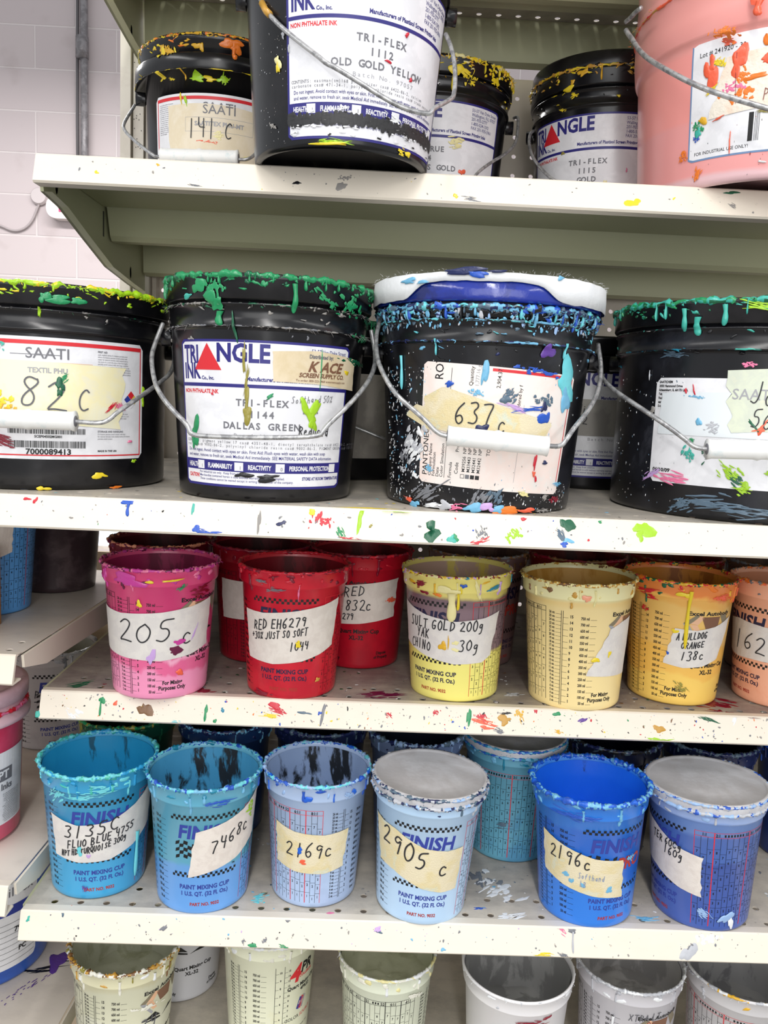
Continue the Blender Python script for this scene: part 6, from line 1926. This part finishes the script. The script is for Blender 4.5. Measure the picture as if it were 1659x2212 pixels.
lathe(b, [(.1460, .224), (.1478, .226), (.1480, .244), (.147, .248), (.143, .246), (.0005, .244)], mat('pink_white_lid', (238, 200, 196), .4), 128)
b.build('lid', t, True)
B.S = Cone([(.132, .006), (.140, .118), (.1510, .1225), (.1515, .16), (.152, .33)], 0, .136)
B.L = Cone([(.132, .006), (.140, .118)], 0, .136)
L, lo = B.lab(.018, .198, .0230, .1260, border=(mat('steel_blue_border', (110, 140, 180), .5), M_LABEL), bw=.0016, r=.002)
b = MB()
text(b, L, 'Lot # 241920 - 30', .0080, .0140, .0040, Kk, False, .95, off=.0001)
text(b, L, 'FOR INDUSTRIAL USE ONLY!', .0070, .0980, .0028, Kk, False, .95, off=.0001)
text(b, L, 'NEON', .088, .0580, .0042, INKS['lilac'], True, 1, off=.0009)
rect(b, L, .0560, .0690, .0600, .0930, Kk, .0001)
for i, x in enumerate((.0612, .0624, .0634, .0646)):
    rect(b, L, x, .0690, x + .0004, .0930, Kk, .0001)
b.build('printing', lo)
b = MB()
patch(b, L, [(.032, .0200), (.07, .0175), (.13, .0180)], [(.022, .0690), (.06, .0665), (.13, .0640)], mat('creased_tape', (236, 228, 214), .6, [(238, 216, 196), (226, 218, 208)], 30, .55, bump=.4, bscale=300), off=.0006, rag=.002, seed=19)
to = b.build('tape_label', t, True)
b = MB()
hand(b, L, 'PK', .0660, .0610, .0085, PENB, .0007, .85, 0, .0012)
ribbon(b, L, chaikin([(.095, .028), (.084, .034), (.086, .046), (.100, .046), (.102, .032), (.092, .026)], 2), .0004, PEN, .0012)
ribbon(b, L, [(.083, .036), (.104, .034)], .0004, PEN, .0012)
ribbon(b, L, [(.072, .034), (.071, .050)], .0003, PEN, .0012)
ribbon(b, L, [(.0420, .018), (.0425, .038), (.0440, .060)], .0004, G['crim'], .0012)
b.build('handwriting', to)
B.spots([(-.062, .094, .0060, .011, 'coral', 'b', .1), (-.060, .102, .003, .006, 'coral', 'b', .1), (-.037, .098, .0070, .011, 'coral', 'b', -.1), (-.032, .088, .006, .008, 'orange', 's', -.8), (-.034, .072, .007, .016, 'orange', 's', 1.4), (-.039, .080, .004, .014, 'pink', 's', 1.4), (-.014, .098, .007, .0035, 'coral', 'b', .2), (-.024, .086, .010, .0022, 'orange', 'b', .1), (-.014, .114, .0025, .006, 'orange', 'b', .2), (-.046, .118, .005, .003, 'coral', 's', -.2), (-.048, .124, .0045, .014, 'orange', 's', 1.4), (-.054, .104, .004, .008, 'yel', 's', 1.0), (-.060, .083, .006, .003, 'yel', 's', .6), (-.071, .053, .004, .008, 'green', 's', 1.4), (-.070, .049, .003, .004, 'turq', 'b', 0), (-.073, .043, .0022, .005, 'blue', 's', 1.3), (-.068, .058, .004, .003, 'gold', 'b', 0), (-.040, .036, .0006, .008, 'coral', 'b', 0), (-.052, .056, .005, .0008, 'coral', 'b', .3), (-.034, .068, .002, .0014, 'purple', 'b', 0),
         (-.024, .150, .0060, .0065, 'coral', 'b', 0), (-.022, .142, .0040, .012, 'coral', 'd', 0), (-.086, .030, .005, .005, 'orange', 's', 1.2), (-.070, .012, .006, .005, 'orange', 's', 1.2), (-.010, .058, .012, .003, 'olive', 's', -.1), (0, .055, .010, .004, 'dgreen', 's', -.2), (-.012, .015, .003, .001, 'white', 'b', -.3)], seed=51, off=.0011, rand=(40, ['coral', 'dust', 'grey', 'crim'], -.08, .03, .003, .10, [.0003, .0005]))
b = MB()
crust_ring(b, .1478, .1725, .0016, [G['coral'], G['ochre'], G['red']], 52, n=300)
whiskers(b, .1515, .1725, [G['coral'], G['ochre']], random.Random(5), 90, .003, .0003)
b.build('dried_ink_rib', t, True)
o = B.handle([(1352, 48, .86), (1362, 40, .85), (1372, 28, .84), (1385, 18, .83)], w=.0022)
B.handle([(1352, 66, .845), (1358, 76, .84), (1366, 86, .83), (1382, 112, .81), (1405, 132, .79), (1450, 158, .762), (1500, 184, .742), (1560, 207, .725), (1659, 236, .705), (1760, 262, .70)], w=.0023)

# --- blue pail on the lowest left shelf
B = Bucket('blue pail with white label at the lower left edge, dark crusted lid', -.462, .950, LC, .082, .0930, .175, body=mat('blue_pail', (54, 98, 190), .35, (44, 84, 172), 14, .55, coat=.2), lidm=mat('blue_black_lid', (30, 46, 96), .4))
L, lo = B.lab(.013, .120, .018, .128, m=M_LABEL, r=.006)
b = MB()
text(b, L, 'Wilflex', .113, .0180, .0110, INKS['grey'], False, 1.1, 'r', off=.0001)
b2 = [(.070, .030), (.106, .030), (.106, .040), (.070, .040)]
rect(b, L, .060, .029, .107, .041, INKS['pblue'], .0001)
for i in range(8):
    rect(b, L, .06, .052 + i * .0072, .117, .0524 + i * .0072, Kk, .0001)
text(b, L, '79PW', .110, .065, .0060, Kk, True, 1, 'r', off=.0001)
text(b, L, '10', .100, .080, .0060, Kk, True, 1, 'r', off=.0001)
text(b, L, 'PC', .104, .0920, .0060, Kk, True, 1, 'r', off=.0001)
b.build('printing', lo)
B.rim(['navy', 'black', 'blue', 'black'], 55, th=.004, n_drip=8, whisk=60, blobs=50)

for o in bpy.data.objects:
    if o.parent and o.name.split('.')[0] in ('ink_marks', 'ink_spatter', 'ink_spots', 'dried_ink_rim', 'dried_ink_on_rib', 'lint_on_rib', 'lint_and_ink', 'ink_stain', 'dried_ink_on_collar'):
        o['kind'] = 'stuff'
